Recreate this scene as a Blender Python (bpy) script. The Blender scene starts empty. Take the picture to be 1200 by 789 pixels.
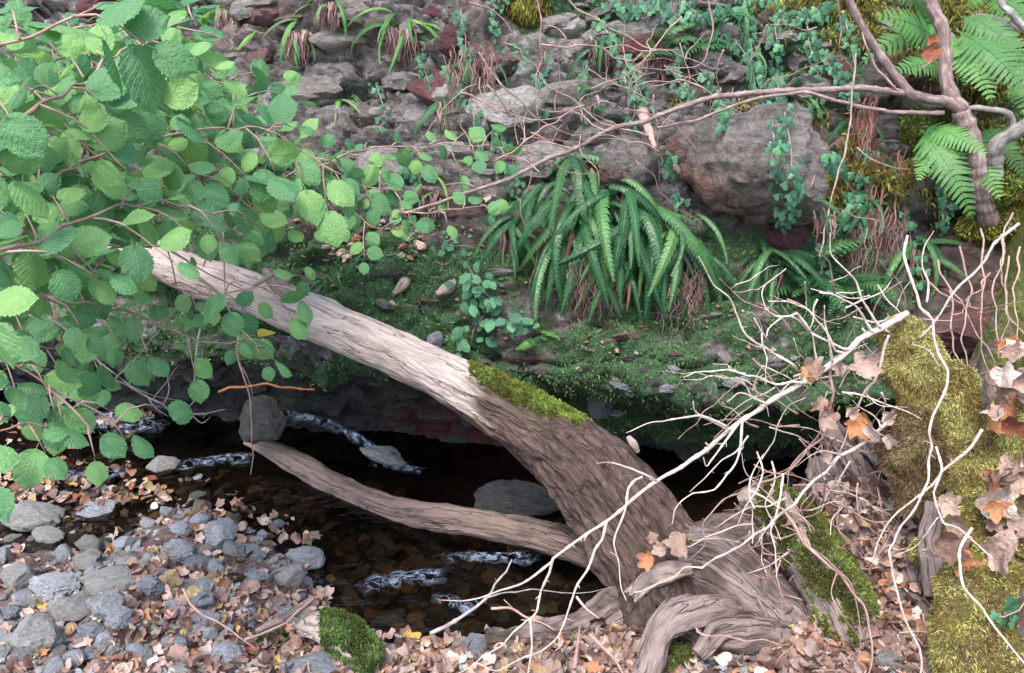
import bpy, math, random
import numpy as np
from mathutils import Vector, Matrix
from mathutils.bvhtree import BVHTree

random.seed(7)
rng = np.random.default_rng(7)
C = bpy.context.scene.collection
scene = bpy.context.scene

# ---------------------------------------------------------------- camera
PITCH = math.radians(22.0)
CAMZ = 1.6
FPX = 998.0                       # focal length in pixels of the 1200 px photograph
cam_d = bpy.data.cameras.new('camera')
cam_d.sensor_width = 36.0
cam_d.lens = 36.0 * FPX / 1200.0
cam_d.clip_start = 0.05
cam_d.clip_end = 400.0
cam = bpy.data.objects.new('camera', cam_d)
cam.location = (0, 0, CAMZ)
cam.rotation_euler = (math.radians(90) - PITCH, 0, 0)
C.objects.link(cam)
scene.camera = cam

# ---------------------------------------------------------------- world, sun, exposure
SUN_EL, SUN_AZ = math.radians(62), math.radians(205)      # azimuth clockwise from +y
world = bpy.data.worlds.new('World')
scene.world = world
world.use_nodes = True
wn = world.node_tree
wn.nodes.clear()
sky = wn.nodes.new('ShaderNodeTexSky')
sky.sky_type = 'NISHITA'
sky.sun_disc = False
sky.sun_elevation = SUN_EL
sky.sun_rotation = SUN_AZ
sky.dust_density = 3.0
sky.air_density = 1.0
sky.ozone_density = 1.0
bg = wn.nodes.new('ShaderNodeBackground')
bg.inputs['Strength'].default_value = 0.15
wo = wn.nodes.new('ShaderNodeOutputWorld')
wn.links.new(sky.outputs[0], bg.inputs[0])
wn.links.new(bg.outputs[0], wo.inputs[0])
sun_d = bpy.data.lights.new('sun', 'SUN')
sun_d.energy = 1.25
sun_d.angle = math.radians(25)
sun_d.color = (1.0, 0.95, 0.90)
sun = bpy.data.objects.new('sun', sun_d)
sdir = Vector((math.sin(SUN_AZ) * math.cos(SUN_EL), math.cos(SUN_AZ) * math.cos(SUN_EL), math.sin(SUN_EL)))
sun.rotation_euler = sdir.to_track_quat('Z', 'Y').to_euler()
sun.location = (0, -2, 8)
C.objects.link(sun)
scene.view_settings.view_transform = 'Standard'
scene.view_settings.look = 'None'
scene.view_settings.exposure = 1.88
scene.view_settings.gamma = 1.0

# ---------------------------------------------------------------- pixel helpers (photo pixels -> rays)
SP, CP = math.sin(PITCH), math.cos(PITCH)
def P(u, v, d):
    a, b = (u - 600.0) / FPX, (v - 394.5) / FPX
    return Vector((a * d, d * (CP - b * SP), CAMZ - d * (SP + b * CP)))
def ray(u, v):
    return P(u, v, 1.0) - Vector((0, 0, CAMZ))
CAMP = Vector((0, 0, CAMZ))
def depth(p):
    return p.y * CP + (CAMZ - p.z) * SP

# ---------------------------------------------------------------- numpy noise
_perm = np.random.default_rng(3).permutation(256)
_perm = np.concatenate([_perm, _perm, _perm])
_grad = np.random.default_rng(4).normal(size=(256, 3))
_grad /= np.linalg.norm(_grad, axis=1)[:, None]
def pn(p):
    p = np.asarray(p, float)
    i = np.floor(p).astype(int)
    f = p - i
    i &= 255
    w = f * f * f * (f * (f * 6 - 15) + 10)
    out = 0
    for dx in (0, 1):
        for dy in (0, 1):
            for dz in (0, 1):
                h = _perm[_perm[_perm[(i[:, 0] + dx) & 255] + ((i[:, 1] + dy) & 255)] + ((i[:, 2] + dz) & 255)]
                g = _grad[h]
                dot = g[:, 0] * (f[:, 0] - dx) + g[:, 1] * (f[:, 1] - dy) + g[:, 2] * (f[:, 2] - dz)
                ww = (w[:, 0] if dx else 1 - w[:, 0]) * (w[:, 1] if dy else 1 - w[:, 1]) * (w[:, 2] if dz else 1 - w[:, 2])
                out = out + ww * dot
    return out * 1.6
def fbm(p, octv=4, gain=0.5, lac=2.03):
    p = np.asarray(p, float)
    a, s = 1.0, 0
    for k in range(octv):
        s = s + a * pn(p + 17.3 * k)
        p = p * lac
        a *= gain
    return s
def worley(x, z):
    """2D cells: distance to nearest, to second, and a random value of the nearest cell"""
    ix, iz = np.floor(x).astype(int), np.floor(z).astype(int)
    f1 = np.full(x.shape, 9.0); f2 = np.full(x.shape, 9.0); rid = np.zeros(x.shape); ox = np.zeros(x.shape); oz = np.zeros(x.shape)
    for dx in (-1, 0, 1):
        for dz in (-1, 0, 1):
            cx, cz = ix + dx, iz + dz
            h = _perm[(_perm[cx & 255] + cz) & 255]
            h2 = _perm[(h + 71) & 255]
            h3 = _perm[(h + 151) & 255]
            px_, pz_ = x - (cx + 0.1 + 0.8 * h / 255.0), z - (cz + 0.1 + 0.8 * h2 / 255.0)
            d = np.maximum(np.hypot(px_, pz_) * .6, np.abs(px_) * .45 + np.abs(pz_) * .75)
            nearer = d < f1
            f2 = np.where(nearer, f1, np.minimum(f2, d))
            rid = np.where(nearer, h3 / 255.0, rid); ox = np.where(nearer, px_, ox); oz = np.where(nearer, pz_, oz)
            f1 = np.where(nearer, d, f1)
    return f1, f2, rid, ox, oz
def sstep(a, b, x):
    t = np.clip((x - a) / (b - a), 0, 1)
    return t * t * (3 - 2 * t)

# ---------------------------------------------------------------- mesh and object helpers
WM = {}
def mesh_np(name, V, F, mat=None, smooth=True, col=None, fl=None, vec=None):
    V = np.asarray(V, np.float32); F = np.asarray(F, np.int32)
    me = bpy.data.meshes.new(name)
    k = F.shape[1]
    me.vertices.add(len(V)); me.vertices.foreach_set('co', V.ravel())
    me.loops.add(F.size); me.loops.foreach_set('vertex_index', F.ravel())
    me.polygons.add(len(F)); me.polygons.foreach_set('loop_start', np.arange(0, F.size, k, dtype=np.int32))
    me.update(calc_edges=True)
    me.polygons.foreach_set('use_smooth', np.full(len(F), bool(smooth)))
    if col is not None:
        c = np.ones((len(V), 4), np.float32); c[:, :3] = col
        me.attributes.new('Col', 'FLOAT_COLOR', 'POINT').data.foreach_set('color', c.ravel())
    for n_, a in (fl or {}).items():
        me.attributes.new(n_, 'FLOAT', 'POINT').data.foreach_set('value', np.asarray(a, np.float32))
    for n_, a in (vec or {}).items():
        me.attributes.new(n_, 'FLOAT_VECTOR', 'POINT').data.foreach_set('vector', np.asarray(a, np.float32).ravel())
    if mat: me.materials.append(mat)
    return me
def tag(o, label=None, cat=None, group=None, kind=None):
    if label: o['label'] = label
    if cat: o['category'] = cat
    if group: o['group'] = group
    if kind: o['kind'] = kind
    return o
def link(name, data, mw=None, parent=None):
    o = bpy.data.objects.new(name, data)
    C.objects.link(o)
    mw = mw or Matrix.Identity(4)
    if parent is not None:
        o.parent = parent
        o.matrix_local = WM[parent].inverted() @ mw
    else:
        o.matrix_world = mw
    WM[o] = mw.copy()
    return o
def empty(name, loc, label, cat, group=None):
    o = link(name, None, Matrix.Translation(Vector(loc)))
    o.empty_display_size = 0.1
    return tag(o, label, cat, group)
def solid(name, V, F, mat, parent=None, **kw):
    """a mesh given in world coordinates; its origin goes to its lowest centre"""
    V = np.asarray(V, float)
    c = V.mean(0); c[2] = V[:, 2].min()
    me = mesh_np(name, V - c, F, mat, **kw)
    return link(name, me, Matrix.Translation(Vector(c)), parent)
def spline(pts, n):
    p = np.array([list(q) for q in pts], float)
    if len(p) == 2:
        t = np.linspace(0, 1, n)[:, None]
        return p[0] * (1 - t) + p[1] * t
    e = np.vstack([2 * p[0] - p[1], p, 2 * p[-1] - p[-2]])
    L = np.concatenate([[0], np.cumsum(np.linalg.norm(np.diff(p[:, :3], axis=0), axis=1))])
    s = np.linspace(0, L[-1], n)
    out = []
    for q in s:
        k = min(max(np.searchsorted(L, q) - 1, 0), len(p) - 2)
        t = (q - L[k]) / max(L[k + 1] - L[k], 1e-9)
        a, b, c_, d = e[k], e[k + 1], e[k + 2], e[k + 3]
        out.append(0.5 * (2 * b + (c_ - a) * t + (2 * a - 5 * b + 4 * c_ - d) * t * t + (3 * b - a - 3 * c_ + d) * t ** 3))
    return np.array(out)
def frames(path):
    n = len(path)
    T = np.gradient(path, axis=0)
    T /= np.linalg.norm(T, axis=1)[:, None] + 1e-12
    ref = np.array([0, 1.0, 0.2])
    if abs(T[0] @ ref) > 0.9: ref = np.array([1.0, 0, 0])
    N = np.zeros((n, 3)); v = ref - (ref @ T[0]) * T[0]; N[0] = v / np.linalg.norm(v)
    for k in range(1, n):
        v = N[k - 1] - (N[k - 1] @ T[k]) * T[k]
        N[k] = v / (np.linalg.norm(v) + 1e-12)
    return T, N, np.cross(T, N)
def tube(path, rad, sides=7, disp=None, cap=True, squash=None):
    """returns V, F (quads), tc (unrolled coordinates). disp(theta, s, k) adds to the radius"""
    path = np.asarray(path, float); rad = np.broadcast_to(np.asarray(rad, float), (len(path),)).copy()
    if cap:
        path = np.vstack([path[0] - 1e-4 * (path[1] - path[0]), path, path[-1] + 1e-4 * (path[-1] - path[-2])])
        rad = np.concatenate([[rad[0] * 0.03], rad, [rad[-1] * 0.03]])
    T, N, B = frames(path)
    n = len(path)
    s = np.concatenate([[0], np.cumsum(np.linalg.norm(np.diff(path, axis=0), axis=1))])
    th = np.arange(sides) * 2 * math.pi / sides
    TH = np.tile(th, n); S = np.repeat(s, sides); R = np.repeat(rad, sides)
    tc = np.stack([R * np.cos(TH), R * np.sin(TH), S], 1)
    if disp is not None:
        dd = disp(TH, S / s[-1], tc)
        if cap: dd[:sides] *= 0.1; dd[-sides:] *= 0.1
        R = R + dd
    V = np.repeat(path, sides, 0) + (np.cos(TH) * R)[:, None] * np.repeat(N, sides, 0) + (np.sin(TH) * R)[:, None] * np.repeat(B, sides, 0)
    i = np.arange(n - 1)[:, None] * sides; j = np.arange(sides)[None, :]; j2 = (j + 1) % sides
    F = np.stack([i + j, i + j2, i + sides + j2, i + sides + j], -1).reshape(-1, 4)
    return V, F, tc
class MB:
    def __init__(s): s.V = []; s.F = []; s.tc = []; s.c = []; s.n = 0
    def add(s, V, F, tc=None, col=None):
        V = np.asarray(V, float)
        s.V.append(V); s.F.append(np.asarray(F) + s.n); s.n += len(V)
        s.tc.append(np.zeros((len(V), 3)) if tc is None else tc)
        if col is not None: s.c.append(np.broadcast_to(np.asarray(col, float), (len(V), 3)))
        return s
    def tube(s, pts, r0, r1, sides=6, seg=0.03, wob=0.0, col=None, spur=False):
        pts = [Vector(p) for p in pts]
        L = sum((pts[k + 1] - pts[k]).length for k in range(len(pts) - 1))
        n = max(4, int(L / seg))
        p = spline(pts, n)
        if wob:
            q = p * 9 + rng.uniform(0, 90, 3)
            p = p + wob * np.stack([pn(q), pn(q + 31.7), pn(q + 77.1)], 1)
        t = np.linspace(0, 1, n)
        kn = max(3, int(L / .035)); kk = rng.normal(0, min(.004, .9 * r0 + .0012) * (.35 if r0 > .006 else 1), (kn, 3)); kk[0] = 0
        p = p + np.stack([np.interp(t * (kn - 1), np.arange(kn), kk[:, c_]) for c_ in range(3)], 1)
        q1 = np.stack([t * L * 55, 0 * t + U(0, 99), 0 * t], 1)
        rr = (r0 * (1 - t) + r1 * t) * (1 + .22 * pn(q1) + .35 * np.exp(-(((t * L / .045) % 1 - .5) / .09) ** 2) * (r0 < .012))
        if spur:
            for k_ in range(int(L / .06)):
                i_ = int(rng.integers(1, n - 1)); dv = (rv() + Vector(p[i_] - p[i_ - 1]).normalized() * .6).normalized() * U(.006, .02)
                V, F, tc = tube(np.array([p[i_], p[i_] + np.array(dv) * .5, p[i_] + np.array(dv)]), np.array([.5, .4, .25]) * rr[i_], 5); s.add(V, F, tc, col)
        V, F, tc = tube(p, rr, sides)
        s.add(V, F, tc + rng.uniform(0, 5, 3), col)
        return p
    def out(s, name, mat, parent=None, smooth=True):
        V = np.vstack(s.V); F = np.vstack(s.F)
        return solid(name, V, F, mat, parent, smooth=smooth, vec={'tc': np.vstack(s.tc)}, col=np.vstack(s.c) if s.c else None)
def frame_m(pos, tip, nrm, sc=1.0, sx=1.0, sz=1.0):
    y = Vector(tip).normalized()
    z = Vector(nrm); z = (z - z.dot(y) * y)
    if z.length < 1e-5: z = y.orthogonal()
    z.normalize()
    x = y.cross(z)
    m = Matrix((x * sc * sx, y * sc, z * sc * sz)).transposed().to_4x4()
    m.translation = Vector(pos)
    return m
def rv(s=1.0):
    return Vector(rng.normal(0, s, 3))
def U(a, b): return float(rng.uniform(a, b))

# ---------------------------------------------------------------- node helper
class NT:
    def __init__(s, name):
        s.m = bpy.data.materials.new(name); s.m.use_nodes = True
        s.t = s.m.node_tree; s.t.nodes.clear()
        s._o = None
    def n(s, typ, ins=None, **props):
        nd = s.t.nodes.new(typ)
        for k, v in props.items(): setattr(nd, k, v)
        for k, v in (ins or {}).items():
            if isinstance(v, bpy.types.NodeSocket): s.t.links.new(v, nd.inputs[k])
            else:
                if isinstance(v, (tuple, list)) and len(v) == 3 and nd.inputs[k].type == 'RGBA': v = (*v, 1)
                nd.inputs[k].default_value = v
        return nd
    @property
    def obj(s):
        if s._o is None: s._o = s.n('ShaderNodeTexCoord').outputs['Object']
        return s._o
    def attr(s, name, out='Vector'): return s.n('ShaderNodeAttribute', attribute_name=name).outputs[out]
    def geo(s, out='Position'): return s.n('ShaderNodeNewGeometry').outputs[out]
    def rnd(s): return s.n('ShaderNodeObjectInfo').outputs['Random']
    def scale(s, v, sc): return s.n('ShaderNodeMapping', {'Vector': v, 'Scale': sc}).outputs[0]
    def noise(s, v, scale, detail=4, rough=0.6, dist=0.0):
        return s.n('ShaderNodeTexNoise', {'Vector': v, 'Scale': scale, 'Detail': detail, 'Roughness': rough, 'Distortion': dist}).outputs[0]
    def voro(s, v, scale, feature='F1', out='Distance'):
        return s.n('ShaderNodeTexVoronoi', {'Vector': v, 'Scale': scale}, feature=feature).outputs[out]
    def ramp(s, fac, stops, interp='LINEAR'):
        r = s.n('ShaderNodeValToRGB', {'Fac': fac})
        cr = r.color_ramp; cr.interpolation = interp
        while len(cr.elements) < len(stops): cr.elements.new(0.5)
        for e, (p, c) in zip(cr.elements, stops):
            e.position = p
            e.color = (c, c, c, 1) if isinstance(c, (int, float)) else (*c, 1)
        return r.outputs[0]
    def mix(s, f, a, b, mode='MIX'):
        nd = s.t.nodes.new('ShaderNodeMix'); nd.data_type = 'RGBA'; nd.blend_type = mode
        for i, v in ((0, f), (6, a), (7, b)):
            if isinstance(v, bpy.types.NodeSocket): s.t.links.new(v, nd.inputs[i])
            else: nd.inputs[i].default_value = v if i == 0 else (*v[:3], 1)
        return nd.outputs[2]
    def math(s, op, a, b=0.5, c=None, clamp=False):
        nd = s.t.nodes.new('ShaderNodeMath'); nd.operation = op; nd.use_clamp = clamp
        for i, v in enumerate((a, b) if c is None else (a, b, c)):
            if isinstance(v, bpy.types.NodeSocket): s.t.links.new(v, nd.inputs[i])
            else: nd.inputs[i].default_value = v
        return nd.outputs[0]
    def bump(s, h, strength=0.5, dist=0.01, nrm=None):
        ins = {'Height': h, 'Strength': strength, 'Distance': dist}
        if nrm: ins['Normal'] = nrm
        return s.n('ShaderNodeBump', ins).outputs[0]
    def hsv(s, col, h=0.5, sa=1.0, v=1.0):
        return s.n('ShaderNodeHueSaturation', {'Color': col, 'Hue': h, 'Saturation': sa, 'Value': v}).outputs[0]
    def bsdf(s, col, rough=0.8, nrm=None, spec=0.3, trans=0.0, tcol=None):
        ins = {'Base Color': col, 'Roughness': rough, 'Specular IOR Level': spec}
        if nrm: ins['Normal'] = nrm
        sh = s.n('ShaderNodeBsdfPrincipled', ins).outputs[0]
        if trans:
            tr = s.n('ShaderNodeBsdfTranslucent', {'Color': tcol if tcol is not None else col}).outputs[0]
            sh = s.n('ShaderNodeMixShader', {0: trans, 1: sh, 2: tr}).outputs[0]
        return s.done(sh)
    def done(s, sh):
        s.t.links.new(sh, s.n('ShaderNodeOutputMaterial').inputs[0])
        return s.m

# ---------------------------------------------------------------- materials
def mat_bank():
    T = NT('bank_rock'); o = T.obj
    big = T.noise(o, 2.2, 5, 0.6)
    fine = T.noise(T.scale(o, (1, 1, 1.7)), 14, 9, 0.78, 0.6)
    strat = T.noise(T.scale(o, (2.0, 2.0, 16.0)), 1.6, 6, 0.7, 0.8)
    rock = T.ramp(fine, [(0.28, (0.018, 0.016, 0.014)), (0.42, (0.075, 0.067, 0.062)), (0.54, (0.19, 0.177, 0.168)), (0.70, (0.42, 0.40, 0.39))])
    red = T.ramp(strat, [(0.3, (0.05, 0.024, 0.026)), (0.6, (0.17, 0.085, 0.08)), (0.8, (0.22, 0.15, 0.13))])
    rock = T.mix(T.ramp(T.noise(o, 3.7, 4, 0.6), [(0.52, 0.0), (0.66, 0.75)]), rock, red)
    lich = T.ramp(T.noise(o, 30, 5, 0.7), [(0.58, 0.0), (0.68, 0.6)])
    rock = T.mix(lich, rock, (0.48, 0.47, 0.46))
    soil = T.ramp(fine, [(0.3, (0.018, 0.013, 0.011)), (0.6, (0.085, 0.06, 0.048)), (0.8, (0.16, 0.10, 0.075))])
    c = T.mix(T.math('MULTIPLY', T.attr('soil', 'Fac'), T.ramp(big, [(0.35, 0.3), (0.6, 1.0)])), rock, soil)
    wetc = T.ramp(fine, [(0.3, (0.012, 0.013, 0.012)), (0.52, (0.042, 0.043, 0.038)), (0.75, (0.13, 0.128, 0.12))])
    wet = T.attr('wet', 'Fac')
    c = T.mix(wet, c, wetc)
    c = T.mix(T.attr('red', 'Fac'), c, T.ramp(fine, [(0.3, (0.03, 0.008, 0.008)), (0.7, (0.14, 0.035, 0.035))]))
    mo = T.ramp(T.noise(o, 55, 5, 0.8), [(0.3, (0.016, 0.04, 0.018)), (0.5, (0.048, 0.11, 0.046)), (0.7, (0.10, 0.19, 0.075))])
    mm = T.math('MULTIPLY_ADD', T.math('SUBTRACT', T.noise(o, 12, 5, 0.7), 0.5), 1.6, T.attr('moss', 'Fac'))
    c = T.mix(T.ramp(mm, [(0.40, 0.0), (0.62, 1.0)]), c, mo)
    ym = T.ramp(T.noise(o, 60, 5, 0.8), [(0.3, (0.05, 0.05, 0.01)), (0.5, (0.14, 0.14, 0.025)), (0.7, (0.24, 0.24, 0.05))])
    mm2 = T.math('MULTIPLY_ADD', T.math('SUBTRACT', T.noise(o, 9, 5, 0.7), 0.5), 1.6, T.attr('yel', 'Fac'))
    c = T.mix(T.ramp(mm2, [(0.45, 0.0), (0.65, 0.85)]), c, ym)
    h = T.math('ADD', fine, T.math('MULTIPLY', T.noise(o, 60, 6, 0.75), 0.5))
    b = T.bump(h, 1.0, 0.03)
    ro = T.math('SUBTRACT', 0.9, T.math('MULTIPLY', wet, 0.45))
    return T.bsdf(c, ro, b, 0.35)
def mat_ground():
    T = NT('stream_ground'); o = T.obj
    f = T.noise(o, 45, 6, 0.75)
    v = T.voro(o, 40, out='Color')
    vd = T.voro(o, 40)
    bits = T.mix(0.55, T.ramp(f, [(0.3, (0.03, 0.022, 0.02)), (0.55, (0.12, 0.085, 0.075)), (0.75, (0.26, 0.19, 0.17))]),
                 T.ramp(T.math('MULTIPLY', v, 1.0), [(0.15, (0.05, 0.03, 0.025)), (0.4, (0.16, 0.10, 0.085)), (0.6, (0.10, 0.10, 0.11)), (0.85, (0.27, 0.19, 0.17))]))
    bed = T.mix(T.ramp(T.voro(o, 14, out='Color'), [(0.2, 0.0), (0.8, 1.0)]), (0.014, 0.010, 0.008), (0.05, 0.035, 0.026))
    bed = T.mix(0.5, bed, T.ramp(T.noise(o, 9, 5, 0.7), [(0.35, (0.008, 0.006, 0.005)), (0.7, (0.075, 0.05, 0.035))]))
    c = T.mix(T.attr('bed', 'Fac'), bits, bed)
    c = T.mix(T.ramp(T.math('MULTIPLY_ADD', T.math('SUBTRACT', T.noise(o, 14, 5, 0.7), 0.5), 1.4, T.attr('moss', 'Fac')), [(0.45, 0.0), (0.6, 1.0)]), c,
              T.ramp(T.noise(o, 60, 5, 0.8), [(0.3, (0.03, 0.04, 0.01)), (0.6, (0.12, 0.14, 0.03)), (0.8, (0.2, 0.22, 0.06))]))
    b = T.bump(T.math('ADD', f, T.math('MULTIPLY', vd, -0.6)), 0.9, 0.015)
    return T.bsdf(c, 0.85, b, 0.3)
def mat_water():
    T = NT('stream_water'); g = T.obj
    w = T.math('ADD', T.noise(T.scale(g, (5, 14, 5)), 1.0, 3, 0.5, 0.6), T.math('MULTIPLY', T.noise(T.scale(g, (22, 45, 20)), 1.0, 2, 0.5, 0.4), 0.25))
    b = T.bump(w, 0.35, 0.03)
    fr = T.n('ShaderNodeFresnel', {'IOR': 1.33, 'Normal': b}).outputs[0]
    tr = T.n('ShaderNodeBsdfTransparent', {'Color': (0.40, 0.36, 0.31)}).outputs[0]
    gl = T.n('ShaderNodeBsdfGlossy', {'Color': (1, 1, 1), 'Roughness': 0.04, 'Normal': b}).outputs[0]
    return T.done(T.n('ShaderNodeMixShader', {0: fr, 1: tr, 2: gl}).outputs[0])
def mat_sky_foam():
    T = NT('sky_tinted_foam'); tc = T.attr('tc')
    a = T.noise(T.scale(tc, (75, 75, 24)), 1.0, 8, 0.78, 1.2)
    al = T.math('MULTIPLY', T.ramp(a, [(0.47, 0.0), (0.62, 0.95)]), T.attr('dens', 'Fac'))
    b = T.bump(a, 0.8, 0.01)
    wh = T.n('ShaderNodeBsdfPrincipled', {'Base Color': (0.27, 0.34, 0.45), 'Roughness': 0.2, 'Normal': b}).outputs[0]  # foam, with the blue of reflected sky painted into its base colour
    tr = T.n('ShaderNodeBsdfTransparent', {'Color': (0.75, 0.78, 0.8)}).outputs[0]
    return T.done(T.n('ShaderNodeMixShader', {0: al, 1: tr, 2: wh}).outputs[0])
def mat_log(name, pale, mid, dark, barkc):
    T = NT(name); tc = T.attr('tc'); bark = T.attr('bark', 'Fac')
    wv = T.n('ShaderNodeVectorMath', {0: tc, 1: T.n('ShaderNodeVectorMath', {0: T.n('ShaderNodeTexNoise', {'Vector': tc, 'Scale': 9.0, 'Detail': 3.0}).outputs['Color'], 1: (.025, .025, .05)}, operation='MULTIPLY').outputs[0]}, operation='ADD').outputs[0]
    g1 = T.noise(T.scale(wv, (60, 60, 5.5)), 1.0, 10, 0.76, 0.3)
    g2 = T.noise(T.scale(wv, (300, 300, 22)), 1.0, 5, 0.72, 0.2)
    pat = T.noise(T.scale(tc, (11, 11, 4)), 1.0, 6, 0.7, 0.8)
    fl_ = T.noise(T.scale(tc, (30, 30, 14)), 1.0, 7, 0.74, 1.5)
    c = T.ramp(g1, [(0.25, dark), (0.36, mid), (0.48, pale), (0.8, tuple(min(1, x * 1.2) for x in pale))])
    c = T.mix(T.ramp(pat, [(0.50, 0.0), (0.68, 0.75)]), c, T.ramp(g1, [(0.32, dark), (0.55, mid), (0.75, pale)]))
    c = T.mix(T.ramp(g2, [(0.30, 0.7), (0.44, 0.0)]), c, dark)
    bk = T.ramp(T.math('ADD', T.math('MULTIPLY', fl_, .55), T.math('MULTIPLY', g1, .45)), [(0.34, tuple(x * 0.22 for x in barkc)), (0.46, tuple(x * .8 for x in barkc)), (0.58, tuple(x * 1.9 for x in barkc)), (0.76, tuple(x * .5 for x in pale))])
    mk = T.math('MULTIPLY_ADD', T.math('SUBTRACT', T.noise(T.scale(tc, (15, 15, 1.7)), 1.0, 8, 0.72, 0.5), 0.5), 1.6, bark)
    c = T.mix(T.ramp(mk, [(0.36, 0.0), (0.58, 1.0)]), c, bk)
    cr = T.math('ABSOLUTE', T.math('SUBTRACT', T.noise(T.scale(wv, (26, 26, 1.8)), 1.0, 3, 0.55, 0.0), 0.5))
    crk = T.ramp(cr, [(0.0, 0.85), (0.012, 0.0)])
    c = T.mix(crk, c, tuple(x * .5 for x in dark))
    st = T.ramp(T.noise(T.scale(tc, (6, 6, 3)), 1.0, 5, 0.7), [(0.58, 0.0), (0.72, 0.4)])
    c = T.mix(st, c, (0.10, 0.095, 0.06))
    h = T.math('ADD', T.math('ADD', g1, T.math('MULTIPLY', fl_, .6)), T.math('ADD', T.math('MULTIPLY', g2, 0.5), T.math('MULTIPLY', T.math('MINIMUM', cr, 0.03), 18.0)))
    b = T.bump(h, 1.0, 0.014)
    return T.bsdf(c, 0.85, b, 0.25)
def mat_twig(name, c0, c1, c2):
    T = NT(name); tc = T.attr('tc')
    f = T.noise(T.scale(tc, (90, 90, 26)), 1.0, 7, 0.78)
    c = T.ramp(f, [(0.3, c0), (0.5, c1), (0.72, c2)])
    c = T.hsv(c, 0.5, 1.0, T.math('MULTIPLY_ADD', T.rnd(), 0.35, 0.8))
    return T.bsdf(c, 0.75, T.bump(f, 0.5, 0.004), 0.3)
def mat_stone(name, ramp_, vein=0.0, rough=0.75, spec=0.3):
    T = NT(name); o = T.obj; r = T.rnd()
    off = T.n('ShaderNodeVectorMath', {0: o, 1: T.n('ShaderNodeCombineXYZ', {0: T.math('MULTIPLY', r, 37.0), 1: T.math('MULTIPLY', r, 91.0)}).outputs[0]}, operation='ADD').outputs[0]
    f = T.noise(off, 5, 8, 0.72, 0.4)
    f2 = T.noise(T.scale(off, (2.0, 2.0, 9.0)), 2.2, 6, 0.7, 0.5)
    c = T.ramp(T.math('ADD', T.math('MULTIPLY', f, 0.6), T.math('MULTIPLY', f2, 0.4)), ramp_)
    c = T.hsv(c, T.math('MULTIPLY_ADD', r, 0.05, 0.475), T.math('MULTIPLY_ADD', T.rnd(), -0.5, 1.25), T.math('MULTIPLY_ADD', r, 0.55, 0.62))
    sp = T.ramp(T.noise(off, 24, 5, 0.8), [(0.62, 0.0), (0.8, 0.35)])
    c = T.mix(sp, c, (0.5, 0.5, 0.5))
    if vein:
        vn = T.ramp(T.voro(T.n('ShaderNodeVectorMath', {0: off, 1: T.n('ShaderNodeTexNoise', {'Vector': off, 'Scale': 3.0}).outputs['Color']}, operation='ADD').outputs[0], 1.7, 'DISTANCE_TO_EDGE'), [(0.0, vein), (0.035, 0.0)])
        c = T.mix(vn, c, (0.6, 0.6, 0.62))
    b = T.bump(T.math('ADD', f, T.math('MULTIPLY', T.noise(off, 24, 6, 0.75), 0.35)), 0.7, 0.08)
    return T.bsdf(c, rough, b, spec)
def mat_leaf(name, c0, c1, c2, trans=0.35, veins=True, rough=0.45):
    """fresh leaf: 'lf' holds (across, along, vein phase)"""
    T = NT(name); lf = T.attr('lf'); r = T.rnd(); o = T.obj
    sx = T.n('ShaderNodeSeparateXYZ', {0: lf})
    c = T.ramp(r, [(0.0, c0), (0.5, c1), (1.0, c2)])
    n1 = T.noise(o, 3.5, 4, 0.65)
    c = T.hsv(c, 0.5, 1.0, T.math('MULTIPLY_ADD', n1, 0.6, 0.7))
    h = n1
    if veins:
        st = T.math('PINGPONG', sx.outputs[2], 0.5)
        vv = T.ramp(st, [(0.0, 1.0), (0.13, 0.0)])
        mid = T.ramp(T.math('ABSOLUTE', sx.outputs[0]), [(0.0, 1.0), (0.045, 0.0)])
        vv = T.math('MAXIMUM', vv, mid)
        c = T.mix(T.math('MULTIPLY', vv, 0.22), c, tuple(min(1, x * 1.7 + 0.03) for x in c2))
        h = T.math('SUBTRACT', n1, vv)
    b = T.bump(h, 0.35, 0.05)
    if veins:
        c = T.mix(T.ramp(T.noise(T.n('ShaderNodeVectorMath', {0: o, 1: T.n('ShaderNodeCombineXYZ', {0: T.math('MULTIPLY', r, 53.0), 1: T.math('MULTIPLY', r, 17.0)}).outputs[0]}, operation='ADD').outputs[0], 4.5, 6, 0.75), [(0.64, 0.0), (0.70, 0.8)]), c, (0.20, 0.15, 0.05))
    tc_ = T.hsv(c, 0.48, 1.15, 1.3)
    return T.bsdf(c, rough, b, 0.4, trans, tc_)
def mat_litter(name, use_col=False, stops=None):
    T = NT(name); o = T.obj
    if use_col: c = T.attr('Col', 'Color'); sc = 60
    else: c = T.ramp(T.rnd(), stops); sc = 5
    n1 = T.noise(o, sc, 5, 0.7)
    c = T.hsv(c, 0.5, 1.0, T.math('MULTIPLY_ADD', n1, 0.9, 0.55))
    if not use_col:
        lf = T.attr('lf'); sx = T.n('ShaderNodeSeparateXYZ', {0: lf})
        st = T.math('PINGPONG', sx.outputs[2], 0.5)
        c = T.mix(T.ramp(st, [(0.0, 0.30), (0.12, 0.0)]), c, (0.10, 0.05, 0.03))
        c = T.mix(T.ramp(T.noise(o, 7, 4, 0.7), [(0.56, 0.0), (0.68, 0.55)]), c, (0.10, 0.055, 0.04))
    return T.bsdf(c, 0.6, T.bump(n1, 0.5, 0.05 if not use_col else 0.004), 0.35, 0.15)
def mat_col(name, rough=0.8, trans=0.0, spec=0.2, sc=80):
    T = NT(name); c = T.attr('Col', 'Color')
    c = T.hsv(c, 0.5, 1.0, T.math('MULTIPLY_ADD', T.noise(T.obj, sc, 3, 0.6), 0.7, 0.65))
    return T.bsdf(c, rough, None, spec, trans)

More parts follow.
